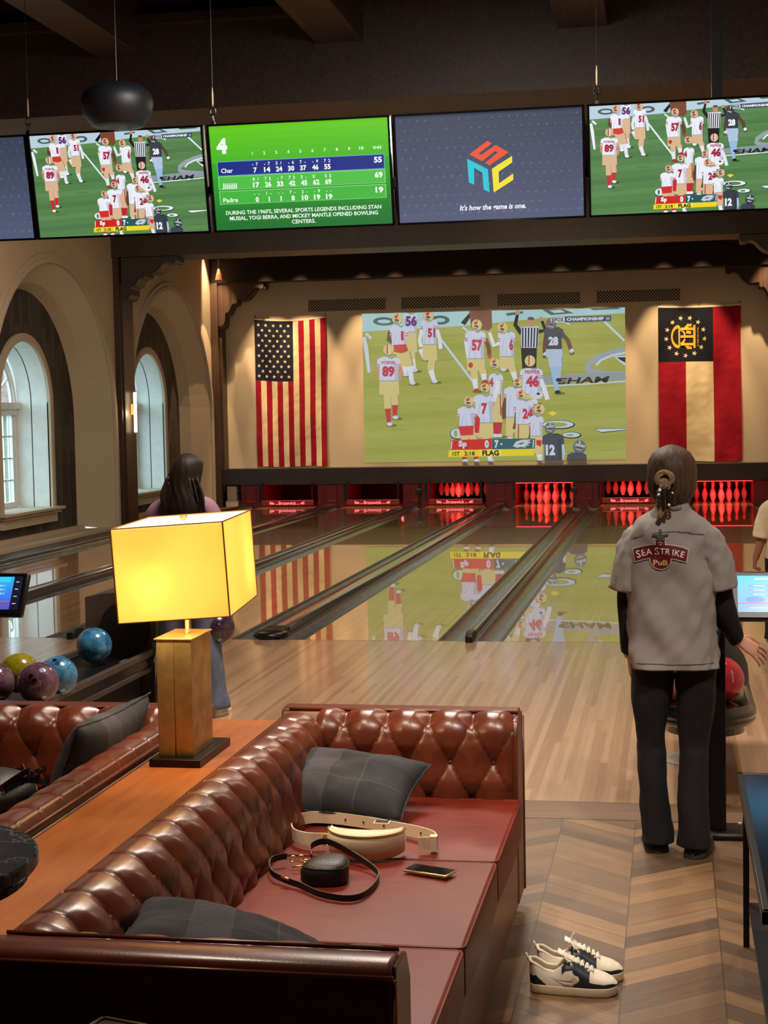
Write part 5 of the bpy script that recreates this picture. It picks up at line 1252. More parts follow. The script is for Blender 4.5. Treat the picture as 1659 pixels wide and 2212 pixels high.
Rz = Matrix.Rotation(math.radians(-1), 3, 'Z')
sneaker('white and navy sneaker standing nearest on the chevron floor', (1.958, -7.50, 0), Rz, 0)
sneaker('white and navy sneaker behind its pair, lace end sticking up', (1.972, -7.385, 0), Matrix.Rotation(math.radians(2), 3, 'Z'), 1)
# stool near the bottom edge
dx = Vector((.96, -.27, 0)).normalized(); dy = ZZ.cross(dx); sc0 = Vector((1.285, -9.485, 0)) + dx * .22 - dy * .17
t.location = (sc0.x, sc0.y, 0) if t.name.startswith('stool') else t.location
st = bpy.data.objects['stool']; st.location = (sc0.x, sc0.y, 0)
bm = B(); obox(bm, sc0 + ZZ * .62, (dx, dy, ZZ), (.215, .165, .03)); obj('seat', bm, 'blackmetal', st, bevel=.01)
bm = B()
for a, b, c, d in ((0, .167, .219, .003), (0, -.167, .219, .003), (.217, 0, .003, .17), (-.217, 0, .003, .17)): obox(bm, sc0 + dx * a + dy * b + ZZ * .648, (dx, dy, ZZ), (c, d, .003))
obj('edge_trim', bm, 'gold', st)
for a in (-1, 1):
    for b in (-1, 1): bm = B(); obox(bm, sc0 + dx * a * .19 + dy * b * .14 + ZZ * .295, (dx, dy, ZZ), (.012, .012, .295)); obj('leg', bm, 'blackmetal', st)

# ------------------------------------------------------------------ wall sconce
t = thing('wall_sconce', 'slim lit brass tube sconce on the brown column between the arched windows', 'wall lamp', (-6.47, 12.7, 1.9))
bm = B(); box(bm, -6.475, -6.445, 12.64, 12.76, 1.88, 2.06); box(bm, -6.445, -6.41, 12.68, 12.72, 1.94, 2.0); obj('bracket', bm, 'brass', t)
bm = B(); tube(bm, [(-6.40, 12.70, 1.585), (-6.40, 12.70, 2.255)], .026, 14); obj('light_tube', bm, 'glow_warm', t, smooth=True)
bm = B(); lathe(bm, [(.028, 1.565), (.028, 1.587)], -6.40, 12.70, 0, 14); lathe(bm, [(.028, 2.253), (.028, 2.275)], -6.40, 12.70, 0, 14); obj('end_cap', bm, 'brass', t)
light('sconce_glow', 'POINT', (-6.33, 12.62, 1.9), (0, 0, 0), 5, (1, .8, .5), .05)
t = thing('pendant_fixture', 'tiny copper cone fixture in the corner above the second arch', 'light', (-6.32, 17.6, 4.55))
bm = B(); lathe(bm, [(.075, 4.50), (.055, 4.60), (.02, 4.72)], -6.32, 17.6, 0, 14); obj('cone', bm, mat('copper', (190, 120, 90), .35, .8, var=0), t); bm = B(); tube(bm, [(-6.32, 17.6, 4.72), (-6.32, 17.6, 5.5)], .006, 6); obj('stem', bm, 'black', t)

# ------------------------------------------------------------------ what the windows look out on
bm = B(); box(bm, -60, XL - .9, -20, 80, -1.0, -.8); struct('ground', bm, mat('pale_courtyard', (112, 114, 106), .9))
t = thing('courtyard_building', 'pale stucco building with tiled roof and arches seen through the window', 'building', (-16, 28, -.8))
bm = B(); box(bm, -19, -16, 20, 60, -.8, 1.95); obj('stucco_wall', bm, mat('pale_stucco', (128, 116, 102), .9), t)
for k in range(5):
    yc = 25.5 + 3.4 * k + 2.2; bm = B(); prism(bm, [(y, z) for y, z in arch(yc, .75, .9, 14, -.8)], (-15.98, 0, 0), YY, ZZ, XX, .03); obj('arch_shade_panel', bm, mat('arch_shade_%d' % k, (66, 62, 58), .9), t)  # flat dark panels; the shade inside the arches is their colour
bm = B(); n = 160
R_ = [[Vector((-15.6 - 3.6 * q, 19.5 + 41 * i / n, 1.95 + 1.5 * q + .06 * abs(math.sin(i * PI / 2 + 0)))) for i in range(n + 1)] for q in [j / 8 for j in range(9)]]
loft(bm, R_, cap=False, closed=False); obj('tiled_roof', bm, mat('clay_tiles', (104, 72, 62), .8, var=.3, vs=5), t, solid=.05)
rnd = random.Random(4)
for (x, y, z, r), lab in zip(((-24, 44, 4.2, 3.0), (-22, 35, 4.6, 2.6), (-23, 58, 4.0, 3.2)), ('tall tree above the tiled roof outside the near window', 'leafy tree to the left of the roof outside', 'leafy tree far right beyond the courtyard')):
    t = thing('tree', lab, 'tree', (x, y, -.8), 'trees outside the windows'); bm = B()
    for i in range(900):
        a, b = rnd.uniform(0, 6.28), rnd.uniform(-1, 1); q = r * rnd.uniform(.5, 1) ; c = Vector((x + q * math.cos(a) * math.sqrt(1 - b * b), y + q * math.sin(a) * math.sqrt(1 - b * b), z + q * b * .8)); n1 = Vector((rnd.uniform(-1, 1), rnd.uniform(-1, 1), rnd.uniform(-1, 1))).normalized(); n2 = n1.orthogonal().normalized(); s = .22
        vs = [bm.verts.new(c + n1 * s), bm.verts.new(c + n2 * s * .5), bm.verts.new(c - n1 * s), bm.verts.new(c - n2 * s * .5)]; bm.faces.new(vs)
    obj('foliage', bm, mat('leaf_green', (50, 70, 48), .8, var=.3, vs=2), t); bm = B(); lathe(bm, [(.3, -.8), (.18, z)], x, y, 0, 10); obj('trunk', bm, 'brownwood', t)

# ------------------------------------------------------------------ bowling balls and ball returns
bmats = {'red': ball_mat('red_ball', (120, 10, 30), (168, 22, 48), (190, 40, 66)), 'pink': ball_mat('pink_ball', (150, 80, 84), (180, 108, 112), (200, 150, 156)), 'blue': ball_mat('blue_ball', (30, 84, 124), (60, 130, 174), (120, 176, 206)),
         'purple': ball_mat('purple_ball', (70, 44, 62), (108, 74, 92), (136, 104, 118)), 'yellow': ball_mat('yellow_ball', (110, 104, 10), (150, 140, 20), (176, 168, 60)), 'plum': ball_mat('plum_ball', (36, 22, 36), (58, 38, 56), (78, 56, 74))}
def ball(col, lab, c, holes=None, script=None, grp='bowling balls'):
    t = thing('bowling_ball', lab, 'bowling ball', c, grp); bm = B(); sphere(bm, c, .1085, 40, 28); obj('ball_body', bm, bmats[col], t, smooth=True)
    if holes:
        d = Vector(holes).normalized(); e = d.orthogonal().normalized(); f_ = d.cross(e)
        for a, b in ((-.016, .02), (.016, .024), (0, -.045)):
            n = (d * .1085 + e * b + f_ * a).normalized(); lathe_pts = []
            p = Vector(c) + n * .1078; u = n.orthogonal().normalized(); v = n.cross(u); ring = [bm.verts.new(p + n * .0012 + (u * math.cos(2 * PI * i / 14) + v * math.sin(2 * PI * i / 14)) * (.0125 if b > 0 else .014)) for i in range(14)] if False else None; bm = B(); bm.faces.new([bm.verts.new(p + n * .0012 + (u * math.cos(2 * PI * i / 14) + v * math.sin(2 * PI * i / 14)) * (.0125 if b > 0 else .014)) for i in range(14)]); obj('finger_hole', bm, 'black', t)
    if script:
        tx, d = script; d = Vector(d).normalized(); e = ZZ.cross(d).normalized(); up_ = d.cross(e); p = Pic(eps=1e-4); [p.line([(-.035 + .009 * i + .004 * math.cos(q * .9 + i), .009 * math.sin(q * .9 + i * 1.3) + .002 * i) for q in range(8)], .0016, (214, 190, 190)) for i in range(7)] if tx == 's' else [p.rect(-.004, -.03 + .009 * i, .004, -.0245 + .009 * i, (206, 160, 110)) for i in range(7)]
        def fm(u, v, n):
            q = (d * .1085 + e * u + up_ * v).normalized(); return Vector(c) + q * (.1088 + n)
        p.build('script', fm, PM['print'], t)
    return t
ball('blue', 'blue marbled bowling ball alone at the hood end of the left ball rack', (-1.06, -3.38, .46))
ball('blue', 'blue bowling ball with two finger holes touching the mauve ball', (-.862, -4.45, .455), (.05, -.7, .75))
ball('purple', 'mauve bowling ball with swirled script, front of the left rack', (-.872, -4.69, .46), (.25, -.9, .55), ('s', (.35, -1, -.05)))
ball('yellow', 'olive yellow bowling ball behind the two mauve ones', (-1.105, -4.40, .46))
ball('purple', 'mauve bowling ball cut off by the left frame edge', (-1.125, -4.68, .455), None, ('s', (.5, -1, -.1)))
t = thing('ball_return', 'low dark rectangular ball return with curved hood behind the left sofa', 'ball return', (-1.05, -4, 0))
bm = B(); box(bm, -1.33, -.84, -5.0, -2.95, .26, .335); obj('tray', bm, 'black', t, bevel=.01)
bm = B()
for x in (-1.33, -.855): box(bm, x, x + .035, -5.0, -2.95, .335, .375)
box(bm, -1.33, -.82, -5.02, -4.985, .30, .385); obj('upper_rail', bm, mat('taupe_rail', (78, 68, 60), .45), t, bevel=.006)
bm = B(); box(bm, -.862, -.83, -5.0, -2.95, .235, .268); box(bm, -1.33, -1.30, -5, -2.95, .235, .268); obj('lower_rail', bm, 'beamwood', t, bevel=.006)
bm = B(); box(bm, -1.28, -.89, -4.85, -3.05, 0, .24); obj('plinth', bm, 'pit', t)
bm = B(); box(bm, -.85, -.81, -2.99, -2.95, 0, .36); tube(bm, cr([(-.82, -3.0, .30), (-.80, -3.02, .36), (-.815, -3.0, .42)], 4), .009, 8); obj('post', bm, 'capgrey', t)
bm = B(); hp = [(-.24, 0), (.24, 0), (.24, .68), (.18, .735), (.06, .745), (-.08, .735), (-.24, .70)]; prism(bm, hp, (-1.05, -2.93, 0), XX, ZZ, YY, .62); obj('hood', bm, mat('dark_brown_hood', (84, 70, 58), .55), t, bevel=.02)
bm = B(); prism(bm, [(.17 * math.cos(a), .50 + .17 * math.sin(a)) for a in [2 * PI * i / 24 for i in range(24)]], (-1.02, -2.936, 0), XX, ZZ, YY, .01); obj('hood_mouth', bm, 'pit', t)
bm = B(); obox(bm, (-.915, -3.2, .337), (XX, YY, ZZ), (.035, .06, .002)); obj('sticker', bm, mat('grey_label', (110, 110, 112), .5, var=0), t)
# right ball return, round ended tray on a post
t = thing('ball_return', 'glossy black round ended ball return tray behind the woman in grey', 'ball return', (2.56, -4.6, 0))
def stad(cx, y0, y1, r, z, n=20):
    return [Vector((cx + r * math.cos(a), y0 + r + r * math.sin(a), z)) for a in [PI + PI * i / n for i in range(n + 1)]] + [Vector((cx + r * math.cos(a), y1 - r + r * math.sin(a), z)) for a in [PI * i / n for i in range(n + 1)]]
bm = B(); loft(bm, [stad(2.56, -5.08 - g, -3.8 + g, .235 + g, z) for g, z in ((-.03, .345), (-.005, .352), (.005, .37), (.0, .385), (.008, .392), (.006, .412), (-.012, .425), (-.02, .44), (-.035, .445))]); obj('tray', bm, 'blackgloss', t, smooth=False, bevel=.004)
bm = B(); loft(bm, [stad(2.56, -5.00, -3.9, .19, z) for z in (.30, .35)]); obj('tray_underside', bm, 'capgrey', t)
bm = B(); box(bm, 2.44, 2.68, -4.9, -4.7, .29, .35); box(bm, 2.50, 2.62, -4.25, -4.05, .0, .35); obj('pedestal', bm, 'blackgloss', t, bevel=.01)
bm = B(); lathe(bm, [(.19, 0), (.19, .004), (.15, .008)], 2.54, -4.12, 0, 36); obj('floor_plate', bm, mat('grey_floor_disc', (128, 120, 112), .4), t)
bm = B(); rings = []
for y, hh, ww in ((-3.7, .32, .24), (-3.9, .40, .24), (-4.15, .38, .23), (-4.35, .24, .21), (-4.42, .10, .19)): rings.append([Vector((2.56 + ww * math.cos(a), y, .42 + hh * .55 * math.sin(a))) for a in [PI * i / 14 for i in range(15)]])
loft(bm, rings, cap=False, closed=False); obj('hood', bm, mat('satin_black', (12, 12, 13), .45, spec=.3, var=0), t, smooth=True, solid=.02)
ball('red', 'deep red bowling ball with small gold marks, beside the hip of the woman in grey', (2.638, -4.85, .548), None, ('v', (.55, -1, .35)))
ball('pink', 'pinkish bowling ball seen between the legs of the woman in grey', (2.405, -4.83, .548))
ball('plum', 'dark plum bowling ball held low by the long haired girl behind the lamp', (-.343, -3.16, .54))

# ------------------------------------------------------------------ touch consoles
def tabpic(p, seed):
    r = random.Random(seed)
    for i in range(12): v = i / 12; p.rect(0, v, 1, v + 1 / 12, (40 + 40 * v, 180 - 110 * v, 236 - 10 * v) if seed == 2 else (70 + 20 * v, 206 - 50 * v, 236 - 6 * v))
    p.rect(0, .02, .8, .17, (60, 200, 240))
    for i in range(3): p.rect(.12, .24 + .12 * i, .74, .31 + .12 * i, (86, 168, 232)); p.rect(.18, .265 + .12 * i, .32, .285 + .12 * i, (220, 240, 250)); p.rect(.56, .265 + .12 * i, .68, .285 + .12 * i, (220, 240, 250))
    p.ell(.2, .66, .11, .09, (40, 130, 210)); p.ell(.58, .60, .07, .06, (30, 90, 200)); p.rect(0, .74, .84, .775, (190, 80, 150)); p.rect(0, .775, .84, 1, (84, 92, 176) if seed == 2 else (88, 168, 224)); p.text("It's how the game is one.", .4, .88, .04, (236, 236, 246), .5)
    p.rect(.86, 0, 1, 1, (20, 22, 40))
    for i in range(4): p.rect(.90, .15 + .22 * i, .96, .175 + .22 * i, (200, 200, 210))
    p.rect(.2, .07, .42, .11, (230, 244, 250))
def console_screen(lab, c, yaw, w_, h_, pole, seed):
    tl_ = math.radians(30); R = Matrix.Rotation(yaw, 3, 'Z') @ Matrix.Rotation(-tl_, 3, 'X'); X_, Z_ = R @ XX, R @ ZZ; N_ = R @ Vector((0, -1, 0)); c = Vector(c)
    t = thing('touch_console', lab, 'screen', (pole[0], pole[1], 0), 'lane touch consoles')
    bm = B(); obox(bm, c, (X_, N_, Z_), (w_ / 2, .018, h_ / 2)); obj('screen_housing', bm, 'black', t, bevel=.01)
    p = Pic(); fixflip(lambda q: tabpic(q, seed))(p); e = .03
    p.build('display', lambda u, v, n: c + X_ * (-w_ / 2 + e + u * (w_ - 2 * e)) + Z_ * (h_ / 2 - e * .8 - v * (h_ - 1.9 * e)) + N_ * (.0187 + n), PM['tab'], t)
    bm = B(); box(bm, pole[0] - .038, pole[0] + .038, pole[1] - .03, pole[1] + .03, .03, c.z - .06); obj('post', bm, 'blackmetal', t, bevel=.004)
    a = Vector((pole[0], pole[1], c.z - .08)); b = c - N_ * .03; bm = B(); tube(bm, [a, (a + b) / 2, b], .022, 8); obj('bracket', bm, 'blackmetal', t)
    bm = B(); box(bm, pole[0] - .13, pole[0] + .13, pole[1] - .09, pole[1] + .11, 0, .03); obj('base_plate', bm, 'blackmetal', t, bevel=.012)
    bm = B()
    for sx in (-1, 1): lathe(bm, [(.009, .03), (.009, .036), (.004, .039)], pole[0] + sx * .10, pole[1] + .08, 0, 8)
    obj('bolts', bm, 'grille', t)
console_screen('touch screen console on a black post beside the woman in grey', (2.865, -5.60, 1.035), 0, .42, .225, (2.595, -5.60), 1)
console_screen('small blue lit touch screen at the left edge above the ball rack', (-.945, -5.05, .965), 0, .36, .235, (-.99, -4.98 - .25), 2)

# ------------------------------------------------------------------ people
def limb(bm, pts, rad, n=16, k=5):
    P = cr([Vector(p) for p in pts], k); R_ = cr([Vector((r if not isinstance(r, tuple) else r[0], r if not isinstance(r, tuple) else r[1], 0)) for r in rad], k); rings = []; N = len(P)
    for i, (p, r) in enumerate(zip(P, R_)):
        d = (P[min(N - 1, i + 1)] - P[max(0, i - 1)]).normalized(); x = XX - d * d.x
        if x.length < .2: x = YY - d * d.y
        x.normalize(); y = d.cross(x); rings.append([p + x * (max(.001, r.x) * math.cos(2 * PI * j / n)) + y * (max(.001, r.y) * math.sin(2 * PI * j / n)) for j in range(n)])
    d0 = (P[0] - P[1]).normalized(); d1 = (P[-1] - P[-2]).normalized()
    c0 = sum(rings[0], Vector()) / n; c1 = sum(rings[-1], Vector()) / n; a, b = rings[0], rings[-1]
    pre = [[c0 + (q - c0) * s + d0 * (R_[0].x * e) for q in a] for s, e in ((.35, .85), (.75, .5))]; post = [[c1 + (q - c1) * s + d1 * (R_[-1].x * e) for q in b] for s, e in ((.75, .5), (.35, .85))]
    loft(bm, pre + rings + post); return bm
def hand(bm, wr, d, up_, side, s=1.0, spread=.22, curl=.25):
    # wr wrist point, d pointing direction, up_ back-of-hand normal, side = +1/-1 for the thumb side
    d = Vector(d).normalized(); n = (Vector(up_) - d * Vector(up_).dot(d)).normalized(); x = d.cross(n) * side; wr = Vector(wr)
    rings = []
    for q, w_, h_ in ((-.01, .024, .019), (.02, .030, .016), (.05, .039, .014), (.08, .041, .012), (.092, .036, .009)):
        c = wr + d * q * s; rings.append([c + x * (w_ * s * math.cos(2 * PI * j / 14)) + n * (h_ * s * math.sin(2 * PI * j / 14)) for j in range(14)])
    loft(bm, rings)
    for i, (o, L) in enumerate(((.030, .070), (.010, .078), (-.010, .073), (-.029, .058))):
        a = spread * (1.5 - i) / 1.5 * .6; fd = (d * math.cos(a) + x * math.sin(a)).normalized(); b = wr + d * .078 * s + x * o * s; pts = [b - fd * .012 * s]; cur = 0
        for k, f in enumerate((.45, .30, .25)):
            cur += curl * (1 + .6 * k); pts.append(pts[-1] + (fd * math.cos(cur) - n * math.sin(cur)) * (L * f + (.012 if k == 0 else 0)) * s)
        limb(bm, pts, [.0088 * s, .0082 * s, .0074 * s, .006 * s], 8, 3)
    th = (d * .62 + x * .78).normalized(); b = wr + d * .022 * s + x * .024 * s
    limb(bm, [b, b + th * .032 * s - n * .006 * s, b + (th * .8 + d * .35) * .058 * s - n * .012 * s, b + (th * .6 + d * .6) * .078 * s - n * .016 * s], [.0125 * s, .011 * s, .0092 * s, .007 * s], 8, 3)
def headm(bm, c, s, yaw, tilt=0):
    R = Matrix.Rotation(yaw, 3, 'Z') @ Matrix.Rotation(tilt, 3, 'X'); c = Vector(c)   # face looks along local +Y
    def P(x, y, z): return c + R @ (Vector((x, y, z)) * s)
    rings = []
    for z, rx, ry, oy in ((-.118, .018, .02, .062), (-.108, .034, .040, .048), (-.09, .048, .062, .028), (-.06, .058, .080, .012), (-.03, .066, .090, .004), (.0, .072, .096, 0), (.035, .075, .099, -.002), (.07, .070, .092, -.004), (.095, .055, .074, -.006), (.112, .032, .044, -.008), (.118, .008, .012, -.008)):
        rings.append([P(rx * math.cos(2 * PI * j / 24), oy + ry * math.sin(2 * PI * j / 24), z) for j in range(24)])
    loft(bm, rings)
    limb(bm, [P(0, .088, .012), P(0, .104, -.022), P(0, .098, -.034)], [.007 * s, .012 * s, .010 * s], 8, 3)      # nose
    limb(bm, [P(-.022, .084, -.062), P(0, .092, -.060), P(.022, .084, -.062)], [.004 * s, .007 * s, .004 * s], 8, 3)  # mouth
    limb(bm, [P(-.045, .080, .022), P(0, .094, .026), P(.045, .080, .022)], [.006 * s, .005 * s, .006 * s], 8, 3)  # brow
    for e in (-1, 1): limb(bm, [P(e * .073, -.004, .022), P(e * .082, -.012, .006), P(e * .074, .0, -.024)], [(.007 * s), .012 * s, .007 * s], 8, 3)
    return P
def fuse(o, vox, it=6):
    r = o.modifiers.new('fuse', 'REMESH'); r.mode = 'VOXEL'; r.voxel_size = vox; r.use_smooth_shade = True
    s_ = o.modifiers.new('smooth', 'SMOOTH'); s_.factor = .5; s_.iterations = it
def cloth_rings(prof, n=56, amp=.006, seed=0, pleat=0):
    out = []
    for (cx, cy, z, rx, ry, p) in prof:
        r = []
        for i in range(n):
            a = 2 * PI * i / n; ca, sa = math.cos(a), math.sin(a); x = math.copysign(abs(ca) ** (2 / p), ca) * rx; y = math.copysign(abs(sa) ** (2 / p), sa) * ry
            w_ = amp * (mnoise.noise(Vector((x * 9 + z * 5 + seed, y * 8, z * 3.2))) * 1.6 + .6 * mnoise.noise(Vector((x * 26 - z * 16 + seed, y * 20, z * 12)))) + pleat * math.sin(a * 9 + seed)
            k = 1 + w_ / max(.02, math.hypot(rx * ca, ry * sa)); r.append(Vector((cx + x * k, cy + y * k, z)))
        out.append(r)
    return out
def interp(prof, k=5):
    # smooth a list of tuples
    out = []; n = len(prof)
    for i in range(n - 1):
        a, b, c, d = prof[max(0, i - 1)], prof[i], prof[i + 1], prof[min(n - 1, i + 2)]
        for s in range(k):
            t_ = s / k; out.append(tuple(.5 * (2 * b[j] + (c[j] - a[j]) * t_ + (2 * a[j] - 5 * b[j] + 4 * c[j] - d[j]) * t_ ** 2 + (3 * b[j] - a[j] - 3 * c[j] + d[j]) * t_ ** 3) for j in range(len(b))))
    out.append(prof[-1]); return out
def sleeve(bm, pts, rad, n=28, amp=.004, seed=0, k=5):
    P = cr([Vector(p) for p in pts], k); R_ = cr([Vector((r[0], r[1], 0)) for r in rad], k); rings = []; N = len(P)
    for i, (p, r) in enumerate(zip(P, R_)):
        d = (P[min(N - 1, i + 1)] - P[max(0, i - 1)]).normalized(); x = (XX - d * d.x).normalized(); y = d.cross(x)
        amp_ = amp * min(1, .15 + 1.6 * i / N); rings.append([p + x * ((r.x + amp_ * 1.5 * mnoise.noise(Vector((j * .5 + seed, i * .35, 1)))) * math.cos(2 * PI * j / n)) + y * ((r.y + amp * mnoise.noise(Vector((j * .5 + seed, i * .35, 4)))) * math.sin(2 * PI * j / n)) for j in range(n)])
    loft(bm, rings, cap=False); return bm
def shoe(parent, x, y, L, yaw, m='rubber', w_=.046):
    R = Matrix.Rotation(yaw, 3, 'Z')
    def O(g, z, k0=0, k1=1): return [Vector((x, y, z)) + R @ Vector(((w_ * (.72 + .30 * math.sin(PI * (q * .8 + .15))) * math.sqrt(max(0, 1 - (2 * q - 1) ** 8)) + g) * s, L * q - .03, 0)) for q, s in [(i / 14, 1) for i in range(15)] + [(1 - i / 14, -1) for i in range(15)]]
    bm = B(); loft(bm, [O(.002, 0), O(.004, .008), O(.003, .022), O(-.001, .026)]); so = obj('shoe', bm, m, parent, bevel=.003)
    bm = B(); rr = []
    for q in [i / 14 for i in range(15)]:
        yy = L * q - .03; hw_ = w_ * (.70 + .28 * math.sin(PI * (q * .8 + .15))) * math.sqrt(max(.02, 1 - (2 * q - 1) ** 8)); hh = .075 - .045 * max(0, (q - .35) / .65) ** .8; rr.append([Vector((x, y, 0)) + R @ Vector((hw_ * math.cos(a), yy, .02 + hh * math.sin(a) ** .8)) for a in [PI * j / 12 for j in range(13)]])
    loft(bm, rr, cap=False, closed=False); obj('shoe_upper', bm, 'blackcloth' if m == 'rubber' else m, so, smooth=True, solid=.003)

# woman in the grey shirt, seen from behind
PX, PY = 2.415, -5.86
t = thing('person', 'woman in grey work shirt and black trousers, seen from behind, hair clipped up', 'person', (PX, PY, 0))
bm = B()
limb(bm, [(PX, PY, .88), (PX, PY + .01, 1.05), (PX, PY, 1.20), (PX, PY - .005, 1.32)], [(.150, .10), (.118, .085), (.14, .09), (.09, .06)], 20)
limb(bm, [(PX - .10, PY, 1.318), (PX, PY - .005, 1.345), (PX + .10, PY, 1.318)], [.045, .05, .045]); limb(bm, [(PX, PY - .01, 1.38), (PX + .003, PY + .005, 1.44), (PX + .006, PY + .015, 1.50)], [.056, .048, .050])
limb(bm, [(PX - .075, PY, .90), (PX - .085, PY, .66), (PX - .098, PY + .01, .45), (PX - .085, PY - .01, .25), (PX - .072, PY + .0, .07)], [.066, .060, .046, .042, .034]); limb(bm, [(PX + .085, PY, .90), (PX + .08, PY, .66), (PX + .078, PY + .01, .45), (PX + .076, PY - .04, .25), (PX + .074, PY - .05, .07)], [.066, .060, .046, .042, .034])
limb(bm, [(PX - .125, PY, 1.285), (PX - .19, PY + .01, 1.08), (PX - .182, PY + .05, .84), (PX - .176, PY + .06, .815)], [.046, .040, .028, .026]); hand(bm, (PX - .176, PY + .06, .815), (.06, .1, -1), (-1, .1, 0), 1, 1, .1, .35)
limb(bm, [(PX + .125, PY, 1.285), (PX + .178, PY, 1.14), (PX + .205, PY + .02, 1.00), (PX + .255, PY + .08, .89), (PX + .262, PY + .085, .875)], [.046, .042, .040, .029, .026]); hand(bm, (PX + .262, PY + .085, .878), (.80, .10, -.52), (.42, -.55, .62), -1, 1.03, .42, .14)
headm(bm, (PX + .008, PY + .016, 1.556), .95, -.30, .03)
body = obj('body', bm, 'skin', t, smooth=True); fuse(body, .0045, 4)
# trousers
bm = B()
lp = interp([(PX - .077, PY, .93, .105, .115, 2.2), (PX - .080, PY, .80, .093, .108, 2.2), (PX - .088, PY, .64, .080, .092, 2.1), (PX - .099, PY + .012, .47, .058, .066, 2), (PX - .094, PY + .005, .40, .057, .065, 2), (PX - .086, PY - .012, .25, .058, .066, 2), (PX - .068, PY - .0, .10, .066, .078, 2), (PX - .070, PY + .0, .045, .068, .082, 2)], 7)
rp = interp([(PX + .092, PY, .93, .100, .115, 2.2), (PX + .092, PY, .80, .088, .108, 2.2), (PX + .088, PY, .64, .078, .092, 2.1), (PX + .080, PY + .012, .47, .062, .066, 2), (PX + .078, PY + .0, .40, .061, .065, 2), (PX + .076, PY - .035, .25, .060, .066, 2), (PX + .074, PY - .055, .10, .066, .078, 2), (PX + .076, PY - .055, .045, .068, .082, 2)], 7)
loft(bm, cloth_rings(lp, 40, .007, 3)[::-1], cap=False); loft(bm, cloth_rings(rp, 40, .007, 8)[::-1], cap=False); loft(bm, cloth_rings(interp([(PX, PY, .80, .17, .112, 2.4), (PX, PY, .88, .176, .115, 2.4), (PX, PY, 1.0, .150, .10, 2.3)], 5), 48, .003, 1), cap=False)
obj('trousers', bm, 'blackcloth', t, smooth=True, solid=.003)
bm = B(); sleeve(bm, [(PX - .16, PY, 1.20), (PX - .188, PY + .01, 1.06), (PX - .184, PY + .045, .86), (PX - .180, PY + .055, .835)], [(.045, .045), (.040, .042), (.032, .034), (.031, .033)], 20, .003, 2); obj('undershirt_sleeve', bm, 'blackcloth', t, smooth=True, solid=.003); bm = B(); sleeve(bm, [(PX + .16, PY, 1.20), (PX + .186, PY, 1.10), (PX + .208, PY + .02, 1.00), (PX + .25, PY + .075, .895), (PX + .258, PY + .083, .88)], [(.05, .05), (.05, .05), (.048, .048), (.035, .036), (.032, .034)], 20, .004, 6)
obj('undershirt_sleeve', bm, 'blackcloth', t, smooth=True, solid=.003)
sp_ = interp([(PX + .002, PY - .012, .782, .186, .142, 2.6), (PX, PY - .01, .86, .180, .138, 2.6), (PX - .002, PY - .006, 1.0, .174, .130, 2.6), (PX - .004, PY - .004, 1.15, .172, .126, 2.6), (PX - .006, PY - .006, 1.27, .176, .122, 2.5), (PX - .008, PY - .010, 1.335, .172, .108, 2.4), (PX - .008, PY - .010, 1.372, .150, .092, 2.3), (PX - .006, PY - .010, 1.40, .112, .076, 2.1), (PX - .002, PY - .012, 1.425, .076, .062, 2), (PX, PY - .012, 1.445, .062, .058, 2)], 7)
bm = B(); loft(bm, cloth_rings(sp_, 96, .017, 2.2), cap=False)
from mathutils.bvhtree import BVHTree
bvh = BVHTree.FromBMesh(bm)
sleeve(bm, [(PX - .095, PY - .008, 1.335), (PX - .146, PY - .008, 1.300), (PX - .180, PY - .004, 1.215), (PX - .200, PY, 1.095)], [(.044, .062), (.056, .078), (.058, .088), (.060, .090)], 32, .012, 3, 8); sleeve(bm, [(PX + .085, PY - .008, 1.335), (PX + .136, PY - .008, 1.300), (PX + .170, PY - .004, 1.215), (PX + .193, PY, 1.100)], [(.044, .062), (.060, .078), (.066, .088), (.068, .092)], 32, .012, 9, 8)
shirt = obj('shirt', bm, 'shirtgrey', t, smooth=True, solid=.004)
def back(x, z, off=.0035):
    h_ = bvh.ray_cast(Vector((x, PY - 1, z)), YY); y = h_[0].y if h_[0] is not None else PY - .12; return Vector((x, y - off, z))
bm = B(); tube(bm, cr([back(PX + dx_, z, .0055) for dx_, z in ((-.155, 1.318), (-.12, 1.332), (-.06, 1.340), (0, 1.343), (.06, 1.340), (.12, 1.330), (.155, 1.312))], 4), .0016, 6); tube(bm, [back(PX - .18 + .36 * i / 20, .81, .0055) for i in range(1, 20)], .0012, 6); obj('yoke_seam', bm, mat('seam_grey', (118, 110, 108), .9, var=0), shirt)
bm = B(); loft(bm, [[Vector((PX + (.064 + g) * math.cos(a), PY - .010 + (.058 + g) * math.sin(a), z + .006 * math.sin(a))) for a in [2 * PI * i / 30 for i in range(30)]] for g, z in ((.004, 1.432), (.0, 1.462), (-.004, 1.466))], cap=False); obj('collar', bm, 'shirtgrey', shirt, smooth=True, solid=.004)
